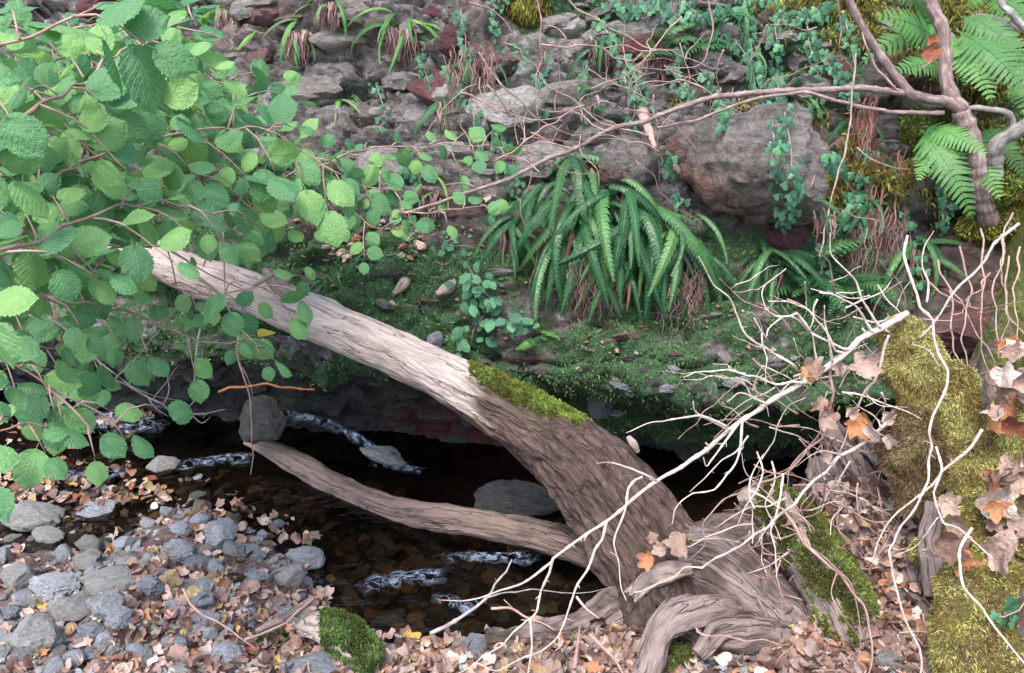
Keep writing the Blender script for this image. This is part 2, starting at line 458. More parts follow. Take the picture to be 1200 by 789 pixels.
M_BANK = mat_bank(); M_GROUND = mat_ground(); M_WATER = mat_water(); M_SKY_FOAM = mat_sky_foam()
M_LOG = mat_log('weathered_wood', (0.54, 0.45, 0.405), (0.36, 0.28, 0.245), (0.13, 0.085, 0.07), (0.075, 0.050, 0.042))
M_LOG2 = mat_log('wet_driftwood', (0.25, 0.18, 0.155), (0.16, 0.11, 0.095), (0.06, 0.042, 0.036), (0.10, 0.075, 0.062))
M_ROOT = mat_log('root_wood', (0.29, 0.225, 0.205), (0.16, 0.12, 0.108), (0.055, 0.04, 0.034), (0.08, 0.058, 0.05))
M_PALE = mat_log('pale_splinter', (0.46, 0.37, 0.32), (0.30, 0.22, 0.185), (0.13, 0.085, 0.07), (0.2, 0.14, 0.11))
M_WHITE = mat_twig('bleached_twig', (0.17, 0.12, 0.10), (0.48, 0.39, 0.34), (0.74, 0.66, 0.60))
M_BROWN = mat_twig('brown_twig', (0.13, 0.08, 0.065), (0.30, 0.20, 0.165), (0.46, 0.34, 0.29))
M_PINK = mat_twig('hazel_twig', (0.12, 0.07, 0.06), (0.27, 0.17, 0.145), (0.42, 0.31, 0.28))
M_GREYTW = mat_twig('grey_twig', (0.10, 0.085, 0.08), (0.25, 0.22, 0.21), (0.5, 0.47, 0.45))
M_CHERRY = mat_twig('cherry_bark', (0.085, 0.05, 0.045), (0.21, 0.145, 0.135), (0.46, 0.40, 0.38))
M_STONE = mat_stone('grey_stone', [(0.3, (0.09, 0.097, 0.11)), (0.46, (0.22, 0.235, 0.26)), (0.58, (0.36, 0.375, 0.40)), (0.72, (0.56, 0.57, 0.59))])
M_STONEV = mat_stone('veined_stone', [(0.3, (0.13, 0.14, 0.155)), (0.5, (0.27, 0.29, 0.31)), (0.72, (0.5, 0.51, 0.53))], 0.8)
M_STONEG = mat_stone('green_grey_stone', [(0.3, (0.12, 0.12, 0.11)), (0.48, (0.25, 0.25, 0.235)), (0.7, (0.45, 0.44, 0.42))], 0.25)
M_WETST = mat_stone('wet_stone', [(0.3, (0.02, 0.02, 0.019)), (0.5, (0.055, 0.054, 0.05)), (0.72, (0.16, 0.155, 0.15))], 0, 0.3, 0.5)
M_BOULD = mat_stone('boulder', [(0.30, (0.06, 0.05, 0.044)), (0.44, (0.175, 0.155, 0.14)), (0.56, (0.31, 0.285, 0.265)), (0.72, (0.53, 0.51, 0.49))], 0.0, 0.85)
def mat_bigboulder():
    T = NT('rusty_boulder'); o = T.obj; sx = T.n('ShaderNodeSeparateXYZ', {0: o})
    f = T.noise(o, 2.6, 9, 0.76, 0.5); f3 = T.noise(o, 9, 8, 0.78, 0.3)
    c = T.ramp(T.math('ADD', T.math('MULTIPLY', f, .5), T.math('MULTIPLY', f3, .5)), [(0.36, (0.08, 0.066, 0.06)), (0.45, (0.25, 0.215, 0.195)), (0.52, (0.40, 0.36, 0.335)), (0.62, (0.60, 0.57, 0.55))])
    rust = T.math('ADD', T.math('MULTIPLY_ADD', sx.outputs[2], -.55, T.math('MULTIPLY', sx.outputs[0], -.4)), T.math('MULTIPLY', T.math('SUBTRACT', f, .5), 2.2))
    c = T.mix(T.ramp(rust, [(0.10, 0.0), (0.50, .92)]), c, T.ramp(f3, [(0.3, (0.05, 0.022, 0.018)), (0.5, (0.19, 0.09, 0.06)), (0.7, (0.36, 0.23, 0.17))]))
    c = T.mix(T.ramp(T.noise(o, 5, 5, .7), [(0.56, 0.0), (0.66, .55)]), c, (0.12, .11, .06))
    return T.bsdf(c, .88, T.bump(T.math('ADD', f3, T.math('MULTIPLY', f, 1.2)), 1.0, .12), .25)
M_BIGB = mat_bigboulder()
M_REDST = mat_stone('maroon_stone', [(0.3, (0.04, 0.018, 0.018)), (0.5, (0.13, 0.06, 0.058)), (0.72, (0.28, 0.17, 0.155))], 0, 0.8)
M_ORST = mat_stone('rust_stone', [(0.3, (0.10, 0.04, 0.02)), (0.5, (0.26, 0.115, 0.06)), (0.72, (0.42, 0.25, 0.16))], 0, 0.8)
M_HAZEL = mat_leaf('hazel_leaf', (0.055, 0.165, 0.072), (0.10, 0.255, 0.10), (0.19, 0.36, 0.11))
M_HAZELY = mat_leaf('yellowing_leaf', (0.25, 0.30, 0.05), (0.45, 0.40, 0.06), (0.55, 0.45, 0.10))
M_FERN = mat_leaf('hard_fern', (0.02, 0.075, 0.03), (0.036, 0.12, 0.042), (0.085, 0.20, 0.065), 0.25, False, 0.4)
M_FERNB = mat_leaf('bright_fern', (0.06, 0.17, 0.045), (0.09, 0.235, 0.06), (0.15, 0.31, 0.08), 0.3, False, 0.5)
M_IVY = mat_leaf('ivy_leaf', (0.035, 0.12, 0.065), (0.055, 0.17, 0.085), (0.09, 0.24, 0.11), 0.2, False, 0.4)
TAN = [(0.0, (0.18, 0.11, 0.085)), (0.3, (0.36, 0.25, 0.20)), (0.65, (0.50, 0.37, 0.31)), (1.0, (0.57, 0.46, 0.395))]
M_TAN = mat_litter('tan_dead_leaf', False, TAN)
M_RUST = mat_litter('russet_dead_leaf', False, [(0.0, (0.24, 0.08, 0.045)), (0.5, (0.42, 0.17, 0.08)), (1.0, (0.55, 0.28, 0.13))])
M_YEL = mat_litter('yellow_dead_leaf', False, [(0.0, (0.46, 0.28, 0.08)), (1.0, (0.62, 0.45, 0.13))])
M_LITTER = mat_litter('leaf_litter', True)
M_MOSS = mat_col('moss_tufts', 0.9, 0.15)
M_DEADF = mat_col('dead_fern', 0.9, 0.1)
M_CHIP = mat_col('stone_chips', 0.8, 0.0, 0.25, 30)

# ---------------------------------------------------------------- terrain: ground sheet
def G0(u, v, z=0.0):
    r = ray(u, v); t = (z - CAMZ) / r.z
    return CAMP + r * t
EDGE = [(-150, 655), (0, 652), (60, 655), (130, 645), (190, 612), (235, 602), (290, 622), (360, 650), (390, 690), (392, 728), (450, 752), (540, 752), (640, 738), (705, 705), (760, 640), (850, 610), (930, 575), (985, 520), (1050, 500)]
LAND = [(p.x, p.y) for p in (G0(*e) for e in EDGE)]
LAND = [(-12, 2.3), (-3, 2.2)] + LAND[1:] + [(1.22, 2.35), (1.30, 2.62), (1.8, 2.9), (12, 3.0), (12, -12), (-12, -12)]
def sdist(x, y, poly):
    """signed distance to a polygon, positive inside"""
    d = np.full(x.shape, 1e9); ins = np.zeros(x.shape, bool)
    n = len(poly)
    for k in range(n):
        ax, ay = poly[k]; bx, by = poly[(k + 1) % n]
        ex, ey = bx - ax, by - ay
        t = np.clip(((x - ax) * ex + (y - ay) * ey) / (ex * ex + ey * ey), 0, 1)
        d = np.minimum(d, np.hypot(x - ax - t * ex, y - ay - t * ey))
        cond = ((ay > y) != (by > y)) & (x < (bx - ax) * (y - ay) / (by - ay + 1e-12) + ax)
        ins ^= cond
    return np.where(ins, d, -d)
def ground_z(x, y):
    s = sdist(x, y, LAND)
    p = np.stack([x, y, np.zeros_like(x)], 1)
    z = np.where(s > 0, 0.13 * (1 - np.exp(-s / 0.28)), -0.16 * (1 - np.exp(s / 0.22)))
    z = z + 0.03 * fbm(p * 3.1, 3) + 0.014 * fbm(p * 13, 4)
    # shallow left corner, with water between the stones
    sh = sstep(-0.7, -1.0, x) * sstep(3.0, 2.6, y) * (s < 0)
    z = z * (1 - sh) + sh * (np.maximum(z, -.05) * .6 + 0.012 + 0.02 * fbm(p * 6, 3))
    # right hand mound
    xb = np.interp(y, [-9, 1.0, 1.4, 1.9, 2.35, 2.7, 9], [1.2, 1.05, 1.0, 1.10, 1.24, 1.34, 1.5])
    m = sstep(0.0, 0.34, x - xb + 0.08 * fbm(p * 4 + 9, 3)) * sstep(3.2, 2.75, y)
    z = z + m * (0.92 + 0.1 * fbm(p * 5, 3))
    # low litter slope between trunk base and stump
    z = z + 0.20 * np.exp(-(((x - 0.95) / 0.30) ** 2 + ((y - 1.60) / 0.42) ** 2))
    z = z + 0.14 * np.exp(-(((x - 0.98) / 0.22) ** 2 + ((y - 2.10) / 0.25) ** 2))
    return z, s, m
def axis(lo, hi, step, far_lo, far_hi):
    a = np.arange(lo, hi + 1e-6, step)
    l = lo - np.geomspace(step * 2, lo - far_lo, 16)[::-1]
    h = hi + np.geomspace(step * 2, far_hi - hi, 16)
    return np.concatenate([l, a, h])
gx = axis(-2.3, 1.9, 0.013, -14, 14); gy = axis(0.9, 3.3, 0.013, -14, 9)
X, Y = np.meshgrid(gx, gy); xx, yy = X.ravel(), Y.ravel()
gz, gs, gm = ground_z(xx, yy)
def gridF(nx, ny):
    i = np.arange(ny - 1)[:, None] * nx; j = np.arange(nx - 1)[None, :]
    return np.stack([i + j, i + j + 1, i + nx + j + 1, i + nx + j], -1).reshape(-1, 4)
GV = np.stack([xx, yy, gz], 1); GF = gridF(len(gx), len(gy))
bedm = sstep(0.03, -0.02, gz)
gmoss = np.clip(gm * 0.9, 0, 1)
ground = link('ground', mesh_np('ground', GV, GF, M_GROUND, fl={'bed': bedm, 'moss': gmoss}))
tag(ground, 'leaf strewn gravel bar and dark stream bed', None, None, 'structure')
bvh_g = BVHTree.FromPolygons(GV.tolist(), GF.tolist())

# ---------------------------------------------------------------- terrain: the rock bank across the stream
zA = [-.4, -.05, .10, .22, .30, .36, .42, .50, .60, .70, .80, .90, 1.05, 1.2, 1.4, 1.6, 2.0, 2.6, 3.5, 5.0, 8.0]
yA = [2.82, 2.75, 2.74, 2.70, 2.62, 2.49, 2.45, 2.48, 2.55, 2.63, 2.71, 2.79, 2.90, 2.99, 3.10, 3.20, 3.40, 3.9, 5.0, 8.0, 14.0]
yB = [2.82, 2.76, 2.71, 2.62, 2.55, 2.49, 2.46, 2.49, 2.55, 2.63, 2.71, 2.79, 2.90, 2.99, 3.10, 3.20, 3.40, 3.9, 5.0, 8.0, 14.0]
fine_t = np.concatenate([np.linspace(-.4, 1.75, 900), np.linspace(1.76, 8, 80)])
ya = np.interp(fine_t, zA, yA)
L = np.concatenate([[0], np.cumsum(np.hypot(np.diff(fine_t), np.diff(ya)))])
k175 = L[899]
st = np.concatenate([np.arange(0, k175, 0.0115), np.linspace(k175 + 0.02, L[-1], 40)])
tz = np.interp(st, L, fine_t)
ker = np.ones(5) / 5
bx_ = axis(-2.9, 2.5, 0.0135, -14, 14)
BX, BZ = np.meshgrid(bx_, tz); bx, bz = BX.ravel(), BZ.ravel()
def smooth_prof(ys):
    y = np.interp(tz, zA, ys); m = tz < 1.7
    yy_ = np.convolve(np.pad(y, 2, 'edge'), ker, 'valid')
    return np.where(m, yy_, y)
pa, pb = smooth_prof(yA), smooth_prof(yB)
cave = sstep(0.02, 0.25, bx)
by = np.repeat(pa, len(bx_)) * cave + np.repeat(pb, len(bx_)) * (1 - cave)
by = by + np.interp(bx, [-14, -6, -2.5, -1.6, -.85, 0, .6, 1.2, 2, 6, 14], [4.0, 1.6, .72, .45, .24, .08, 0, 0, .05, .3, 1.5])
# lip height wobbles along x
lipw = 0.05 * pn(np.stack([bx * 2.3, 0 * bx, 0 * bx + 4], 1)) + 0.02 * pn(np.stack([bx * 8, 0 * bx, 0 * bx + 8], 1))
lm = np.exp(-((bz - .40) / .2) ** 2)
p3 = np.stack([bx, by, bz], 1)
ty = np.gradient(pa, st); tzg = np.gradient(tz, st)
nl = np.hypot(ty, tzg); ny_, nz_ = -tzg / nl, ty / nl
NY = np.repeat(ny_, len(bx_)); NZ = np.repeat(nz_, len(bx_))
warp = 0.10 * fbm(p3 * 2.6, 3)
f1, f2, rid, ox, oz = worley(bx * 3.1 + 2.2 * warp + 3, (bz + 0.05 * bx + warp * 0.6) * 8.5)
g1, g2, rid2, ox2, oz2 = worley(bx * 8 + 4 * warp, (bz + 0.03 * bx + warp * 0.7) * 23 + 5)
rocky = np.clip(sstep(.72, .92, bz) + 0.75 * sstep(.50, .42, bz), 0.7, 1)
lay = (bz + 0.06 * bx + 0.4 * warp) * 8.5
lay_f = lay - np.floor(lay)
nrid = (rid * 7.31) % 1; nrid2 = (rid2 * 5.77) % 1
d = 0.055 * fbm(p3 * 1.7, 4) + 0.028 * fbm(p3 * 6, 4) + 0.015 * fbm(p3 * 22, 4)
d = d + rocky * (0.10 * (rid - 0.5) + 0.09 * (nrid - .35) * oz + 0.06 * (((rid * 3.7) % 1) - .5) * ox - 0.05 * sstep(0.07, 0.0, f2 - f1) * (nrid > .25)
                 + 0.026 * (rid2 - 0.5) + 0.03 * (nrid2 - .35) * oz2 + 0.02 * (((rid2 * 3.7) % 1) - .5) * ox2 - 0.014 * sstep(0.06, 0.0, g2 - g1))
d = d + rocky * 0.035 * (lay_f - 0.5)
ledge = np.exp(-((bz - 1.02 - .06 * bx - .3 * warp) / .03) ** 2) + np.exp(-((bz - 1.27 + .05 * bx - .4 * warp) / .035) ** 2)
d = d - rocky * .09 * ledge * sstep(-.2, .3, pn(p3 * 1.9 + 3))
far = sstep(2.6, 5.0, bz) * 0.5
d = d * (1 - far)
BV = np.stack([bx, by + NY * d, bz + NZ * d + lipw * lm], 1)
BF = gridF(len(bx_), len(tz))
mz = sstep(.29, .38, bz) * sstep(.95, .78, bz) * sstep(-1.9, -1.2, bx) * sstep(1.6, 1.1, bx)
nzm = fbm(p3 * np.array([2.2, 2.2, 6]) + 7, 4)
moss_b = np.clip(mz * (0.78 + 0.60 * nzm + .25 * fbm(p3 * 9, 2)), 0, 1)
moss_c = cave * sstep(1.7, 1.2, bx) * sstep(.04, .10, bz) * sstep(.36, .28, bz) * 0.8
moss_u = 0.85 * sstep(.05, .5, fbm(p3 * 2.1 + 31, 3)) * sstep(.9, 1.2, bz) * sstep(-0.8, 0.3, bx)
moss_b = np.maximum(np.maximum(moss_b, moss_c), moss_u)
yel_b = sstep(0.55, 1.1, bx + 0.3 * nzm) * sstep(.8, 1.0, bz) * (0.66 + 0.55 * fbm(p3 * 2.7 + 51, 3))
yel_b = np.maximum(yel_b, 0.75 * np.exp(-(((bx - 0.05) / 0.14) ** 2 + ((bz - 1.58) / 0.10) ** 2)))
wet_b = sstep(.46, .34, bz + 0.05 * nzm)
soil_b = np.clip(sstep(.62, .7, bz) * sstep(.98, .86, bz) + 0.7 * sstep(0.7, 1.4, bx) * sstep(.5, .6, bz), 0, 1)
red_b = sstep(-0.55, -0.35, bx) * sstep(0.35, 0.1, bx) * sstep(.2, .08, bz + 0.04 * nzm) * 0.9
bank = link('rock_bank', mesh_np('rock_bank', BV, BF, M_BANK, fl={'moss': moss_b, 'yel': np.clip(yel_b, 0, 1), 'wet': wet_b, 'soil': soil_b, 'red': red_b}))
tag(bank, 'mossy layered rock bank rising over the stream', None, None, 'structure')
bvh_b = BVHTree.FromPolygons(BV.tolist(), BF.tolist())

EXTRA = []; XB = []
def hit(u, v, which='gb'):
    r = ray(u, v).normalized()
    best = None
    for k, b in [('x', q_) for q_ in XB] + [('g', bvh_g), ('b', bvh_b)] + [('b', q_) for q_ in EXTRA] + [('w', bvh_b)]:
        if k not in which: continue
        l, n, i, dd = b.ray_cast(CAMP, r, 50)
        if l is not None and (best is None or dd < best[2]):
            if n.dot(r) > 0: n = -n
            best = (l, n, dd)
    if best is None:
        l = P(u, v, 3.2); return l, Vector((0, -1, 0.2)), depth(l)
    return best[0], best[1], depth(best[0])
def drop(x, y):
    l, n, i, dd = bvh_g.ray_cast(Vector((x, y, 5)), Vector((0, 0, -1)))
    return l, (n if n.z > 0 else -n)

# ---------------------------------------------------------------- labels that say beside what a small thing lies
_used = set()
LM = {'bar': [], 'wall': [(472, 30, 'bright top fern tuft'), (402, 122, 'round fern tuft on the crag'), (738, 194, 'rounded grey boulder'), (860, 160, 'large ivy hung boulder'), (840, 78, 'flat grey ledge stone'), (618, 8, 'dripping yellow moss'),
               (530, 48, 'reddish upright rock'), (600, 205, 'far end of the cherry branch'), (952, 110, 'ochre moss curtain'), (452, 196, 'purplish grey rock'), (1066, 110, 'sapling fork'), (530, 118, 'narrow crevice fern'), (770, 60, 'lacy fern on the wall'), (706, 40, 'fern tuft under the top twigs'), (640, 130, 'ivy on the vertical twig')],
      'pale': [(1070, 400, 'mossy snag head'), (1018, 425, 'dry leaf under the bleached branch'), (955, 430, 'speared pale leaf'), (1010, 502, 'brown leaf in the tangle'), (990, 560, 'gnarled root wood'), (893, 330, 'fern under the boulder'), (742, 457, 'pale lip stone'), (852, 446, 'flat lip stone'), (720, 580, 'leaning trunk'), (886, 590, 'broken end of the mossy log')],
      'edge': [(1150, 420, 'brown stalks'), (1180, 520, 'mossy side snag'), (1125, 560, 'tall mossy snag'), (1185, 650, 'ivy sprig on the stump'), (1101, 604, 'wishbone twig'), (1018, 425, 'leaf under the bleached branch'), (955, 430, 'speared pale leaf'), (1010, 502, 'brown leaf in the tangle'), (1190, 590, 'big pinkish dead leaf')],
      'mound': [(960, 748, 'large orange maple leaf'), (1020, 690, 'golden brown leaf'), (930, 640, 'short mossy log'), (1043, 775, 'round yellowish stone'), (1062, 740, 'broad tan leaf'), (932, 678, 'dark litter stone'), (890, 690, 'big right root'), (1085, 690, 'stump foot'), (1000, 600, 'gnarled root wood')],
      'bot': [(560, 757, 'blue grey flat stone'), (676, 760, 'upright grey stick'), (715, 765, 'brown lying stick'), (780, 750, 'arched pale root'), (430, 760, 'mossy stub'), (630, 745, 'low left root'), (500, 745, 'pool margin')],
      'shal': [(36, 607, 'large tilted boulder'), (117, 601, 'flat blue grey stone'), (188, 548, 'wet stone with a leaf'), (95, 567, 'dark wet stone'), (196, 600, 'glossy small stone'), (258, 628, 'white veined block'), (324, 619, 'pale cobble in the stream')]}
def near_label(u, v, what, where, size=''):
    best = sorted(LM[where], key=lambda q: (q[0] - u) ** 2 + (1.3 * (q[1] - v)) ** 2)[:4]
    cand = []
    for q in best:
        du, dv = u - q[0], v - q[1]
        r_ = math.hypot(du, 1.3 * dv)
        rel = ('right of' if du > 0 else 'left of') if abs(du) > 1.3 * abs(dv) else ('below' if dv > 0 else 'above')
        adv = 'close ' if r_ < 24 else 'just ' if r_ < 42 else 'a little ' if r_ < 75 else 'well '
        cand += [f'{what} {adv}{rel} the {q[2]}', (f'{size} ' if size else '') + f'{what} {adv}{rel} the {q[2]}']
        diag = ('upper ' if dv < 0 else 'lower ') + ('right' if du > 0 else 'left')
        cand += [(f'{size} ' if size else '') + f'{what} {adv}to the {diag} of the {q[2]}']
    for c_ in cand:
        if c_ not in _used and len(c_.split()) <= 16: break
    else: c_ = cand[1]
    _used.add(c_); return c_
_stop = {'in', 'at', 'below', 'touching', 'under', 'standing', 'behind', 'carrying', 'with', 'right', 'left', 'on', 'next', 'amid', 'just', 'beside', 'lying', 'leaning', 'cut', 'near', 'among', 'ringed', 'tucked', 'filling', 'wedged', 'almost', 'lapped', 'half', 'between', 'close', 'tilted'}
def short(lab):
    o_ = []
    for w_ in lab.split():
        if w_ in _stop: break
        o_.append(w_)
    return ' '.join(o_)
# ---------------------------------------------------------------- water
wx = np.arange(-4.2, 2.6, 0.022); wy = np.arange(1.3, 4.6, 0.022)
X, Y = np.meshgrid(wx, wy); xx, yy = X.ravel(), Y.ravel()
p = np.stack([xx, yy, 0 * xx], 1)
rif = np.zeros_like(xx)
for (u, v, w) in ((470, 682, .16), (555, 652, .12), (250, 543, .16), (60, 500, .5)):
    q = G0(u, v); rif += np.exp(-((xx - q.x) ** 2 + (yy - q.y) ** 2) / w ** 2)
wz = 0.003 * fbm(p * np.array([5, 11, 1]), 3) + 0.012 * np.clip(rif, 0, 1) * fbm(p * np.array([14, 22, 1]), 3)
water = link('water', mesh_np('water', np.stack([xx, yy, wz], 1), gridF(len(wx), len(wy)), M_WATER))
tag(water, 'dark shallow stream water', None, None, 'structure')
def sky_foam(name, pts, w, lift, nrow=90, rough=0.012, full=1.0):  # ribbon of foam whose colour also carries painted sky reflection
    path = spline(pts, nrow); Tn = np.gradient(path, axis=0); Tn /= np.linalg.norm(Tn, axis=1)[:, None]
    side = np.cross(Tn, np.array([0, 0, 1.0])); side /= np.linalg.norm(side, axis=1)[:, None]
    m = 17; a = np.linspace(-1, 1, m)
    wv = 1.7 * w * (0.6 + 0.9 * np.abs(pn(path * 14)))
    V = path[:, None, :] + a[None, :, None] * wv[:, None, None] * side[:, None, :]
    V = V.reshape(-1, 3)
    A = np.tile(a, nrow); S = np.repeat(np.linspace(0, 1, nrow), m)
    V[:, 2] += lift * (1 - A * A) + rough * fbm(V * np.array([16, 16, 16]), 4) * (1 - A ** 4)
    Ls = np.repeat(np.concatenate([[0], np.cumsum(np.linalg.norm(np.diff(path, axis=0), axis=1))]), m)
    dens = (1 - np.abs(A) ** 2.0) * np.minimum(1, np.minimum(S, 1 - S) * 7) * full
    return solid(name, V, gridF(m, nrow), M_SKY_FOAM, water, vec={'tc': np.stack([A * w, 0 * A, Ls], 1)}, fl={'dens': dens})
c = [P(325, 484, 3.12), P(350, 490, 3.08), P(385, 499, 3.02), P(415, 513, 2.97), P(440, 528, 2.95), P(462, 540, 2.92)]
sky_foam('sky_tinted_foam', c, 0.020, 0.02, rough=.006)
sky_foam('sky_tinted_foam', [q + Vector((0, -.004, .006)) for q in c], 0.016, 0.02, rough=.006)
for pts, w in (([(418, 694), (440, 684), (475, 678), (525, 676)], .030), ([(515, 656), (545, 652), (580, 655), (640, 652)], .022),
               ([(205, 548), (240, 542), (275, 538), (300, 541)], .035), ([(20, 470), (60, 480), (120, 492), (200, 500)], .06),
               ([(-20, 452), (20, 452), (50, 462), (90, 470)], .05), ([(505, 700), (530, 706), (560, 716)], .02), ([(432, 543), (470, 548), (500, 553)], .02),
               ([(60, 555), (110, 560), (150, 552)], .03), ([(860, 585), (900, 575), (930, 560)], .02)):
    q = [G0(*e, 0.004) for e in pts]
    sky_foam('sky_tinted_foam', q, w, 0.012)

# ---------------------------------------------------------------- rocks
def ico(sub):
    t = (1 + 5 ** .5) / 2
    v = [(-1, t, 0), (1, t, 0), (-1, -t, 0), (1, -t, 0), (0, -1, t), (0, 1, t), (0, -1, -t), (0, 1, -t), (t, 0, -1), (t, 0, 1), (-t, 0, -1), (-t, 0, 1)]
    f = [(0, 11, 5), (0, 5, 1), (0, 1, 7), (0, 7, 10), (0, 10, 11), (1, 5, 9), (5, 11, 4), (11, 10, 2), (10, 7, 6), (7, 1, 8), (3, 9, 4), (3, 4, 2), (3, 2, 6), (3, 6, 8), (3, 8, 9), (4, 9, 5), (2, 4, 11), (6, 2, 10), (8, 6, 7), (9, 8, 1)]
    v = [np.array(q) / np.linalg.norm(q) for q in v]
    for _ in range(sub):
        cache = {}; nf = []
        def mid(a, b):
            k = (min(a, b), max(a, b))
            if k not in cache:
                m = v[a] + v[b]; v.append(m / np.linalg.norm(m)); cache[k] = len(v) - 1
            return cache[k]
        for a, b, c_ in f:
            x, y, z = mid(a, b), mid(b, c_), mid(c_, a)
            nf += [(a, x, z), (b, y, x), (c_, z, y), (x, y, z)]
        f = nf
    return np.array(v), np.array(f)
ICO = {k: ico(k) for k in range(5)}
def rock_v(sub, seed, nplane=14, rough=0.05, angular=1.0, layered=0.0):
    r = np.random.default_rng(seed); V, F = ICO[sub]; V = V.copy()
    for _ in range(nplane):
        n = r.normal(size=3); n /= np.linalg.norm(n)
        h = r.uniform(0.55, 0.9) * angular + (1 - angular) * r.uniform(0.8, 1.0)
        dd = V @ n - h
        V = V - np.clip(dd, 0, None)[:, None] * n * 0.93
    V = V * (1 + rough * 2 * fbm(V * 1.4 + seed, 3)[:, None]) + rough * 0.5 * r.normal(size=3)
    V = V + V * (rough * fbm(V * 5 + seed * 1.7, 3))[:, None]
    if layered:
        q = V[:, 2] * 5 + fbm(V * 1.5 + seed, 2); q = q - np.floor(q)
        V[:, :2] *= (1 + layered * (q - 0.5))[:, None]
    V /= np.abs(V).max(0)
    return V, F
def rot(rz=0, ry=0, rx=0):
    return Matrix.Rotation(rz, 4, 'Z') @ Matrix.Rotation(ry, 4, 'Y') @ Matrix.Rotation(rx, 4, 'X')
_seed = [100]
def stone(u, v, w, h, mat, label, tilt=0, name='stone', sink=0.3, sub=3, group=None, on='g', angular=1.0, d=None, deep=0.8, layered=0.0, np_=14, cat='stone', rough=0.05, push=0.0):
    """a stone whose picture is about w x h px at (u, v); tilt turns its long axis on screen"""
    _seed[0] += 1
    l, n, dd = hit(u, v + 0.25 * h, on)
    if d: l = P(u, v, d); dd = d
    k = dd / FPX
    sx, sz = w * k / 2, max(h * k / 2, 0.006)
    if on == 'g' and not d: sz *= 0.92
    sy = (sx + sz) / 2 * deep
    V, F = rock_v(sub, _seed[0], np_, rough, angular, layered)
    up = n if on == 'b' else Vector((0, 0, 1))
    c_ = P(u, v, dd) + Vector((0, push, 0))
    if on == 'b': c_ = P(u, v, dd - 0.25 * sy + push)
    elif not d:
        c_ = l + Vector((0, sy * 0.25, sz * (1 - 2 * sink) * 0.8))
    me = mesh_np(name, V, F, mat)
    m = Matrix.Translation(c_) @ rot(U(-.2, .2)) @ Matrix.Rotation(math.radians(tilt), 4, 'Y') @ Matrix.Diagonal((sx, sy, sz, 1))
    if angular >= .8: me.set_sharp_from_angle(angle=math.radians(32))
    o = link(name, me, m)
    if on == 'b' and w > 40:
        A_ = np.array(m); EXTRA.append(BVHTree.FromPolygons((V @ A_[:3, :3].T + A_[:3, 3]).tolist(), F.tolist()))
    if label: tag(o, label, cat, group)
    return o
# boulders in the bank
def boulder_parts():
    stone(880, 190, 196, 146, M_BIGB, 'large grey and rust boulder bulging from the bank under trailing ivy', 12, 'boulder', on='b', sub=4, deep=0.85, cat='boulder', rough=0.07, np_=18, angular=.95, push=-.05)
    stone(738, 194, 80, 68, M_BIGB, 'rounded grey boulder left of the large ivy hung boulder', 5, 'boulder', on='b', sub=4, cat='boulder', angular=0.6, push=-.05)
    stone(925, 277, 52, 40, M_REDST, 'maroon block wedged under the large ivy hung boulder', 8, 'rock', on='b', cat='rock')
    stone(310, 66, 42, 28, M_REDST, 'maroon rock in the wall above the hazel leaves', -5, 'rock', on='b', cat='rock')
    stone(452, 196, 66, 52, M_BOULD, 'purplish grey rock behind the hazel spray below the crag', 10, 'rock', on='b', cat='rock')
    stone(135, 6, 90, 34, M_REDST, 'brown rock ledge at the top edge behind the hazel', 0, 'rock', on='b', cat='rock')
    stone(285, 10, 40, 26, M_BOULD, 'small grey rock at the top of the wall beside a fern tuft', 0, 'rock', on='b', cat='rock')
    stone(840, 78, 70, 32, M_BOULD, 'flat grey ledge stone above the long cherry branch', 6, 'rock', on='b', cat='rock', layered=.2)
    stone(530, 48, 30, 38, M_REDST, 'reddish upright rock near the top centre of the wall', 10, 'rock', on='b', cat='rock')
    stone(1130, 385, 110, 60, M_REDST, 'broad reddish brown rock face behind the mossy stump', -8, 'rock', on='b', cat='rock', sub=4)
    stone(742, 457, 27, 19, M_STONE, 'pale stone set in the lip of the undercut', 0, 'rock', on='b', cat='rock', angular=.7)
    stone(706, 474, 34, 40, M_STONE, 'dark grey block beside the trunk at the cave mouth', 10, 'rock', on='b', cat='rock')
    stone(852, 446, 52, 18, M_STONE, 'flat grey stone hanging in the lip behind white twigs', -3, 'rock', on='b', cat='rock')
    stone(508, 400, 22, 30, M_STONE, 'small grey block in the moss above the trunk', 5, 'rock', on='b', cat='rock')
boulder_parts()
stone(605, 592, 112, 54, M_WETST, 'smooth dark boulder in the stream behind the driftwood log', 3, 'boulder', sub=4, angular=.25, np_=4, cat='boulder', deep=.8, on='g', d=2.88)
stone(306, 494, 62, 66, M_WETST, 'dark upright boulder beside the little cascade', -8, 'boulder', sub=4, angular=.7, d=3.0, cat='boulder')
stone(450, 533, 60, 17, M_STONE, 'tilted grey slab at the foot of the cascade', 24, 'stone', d=2.92)
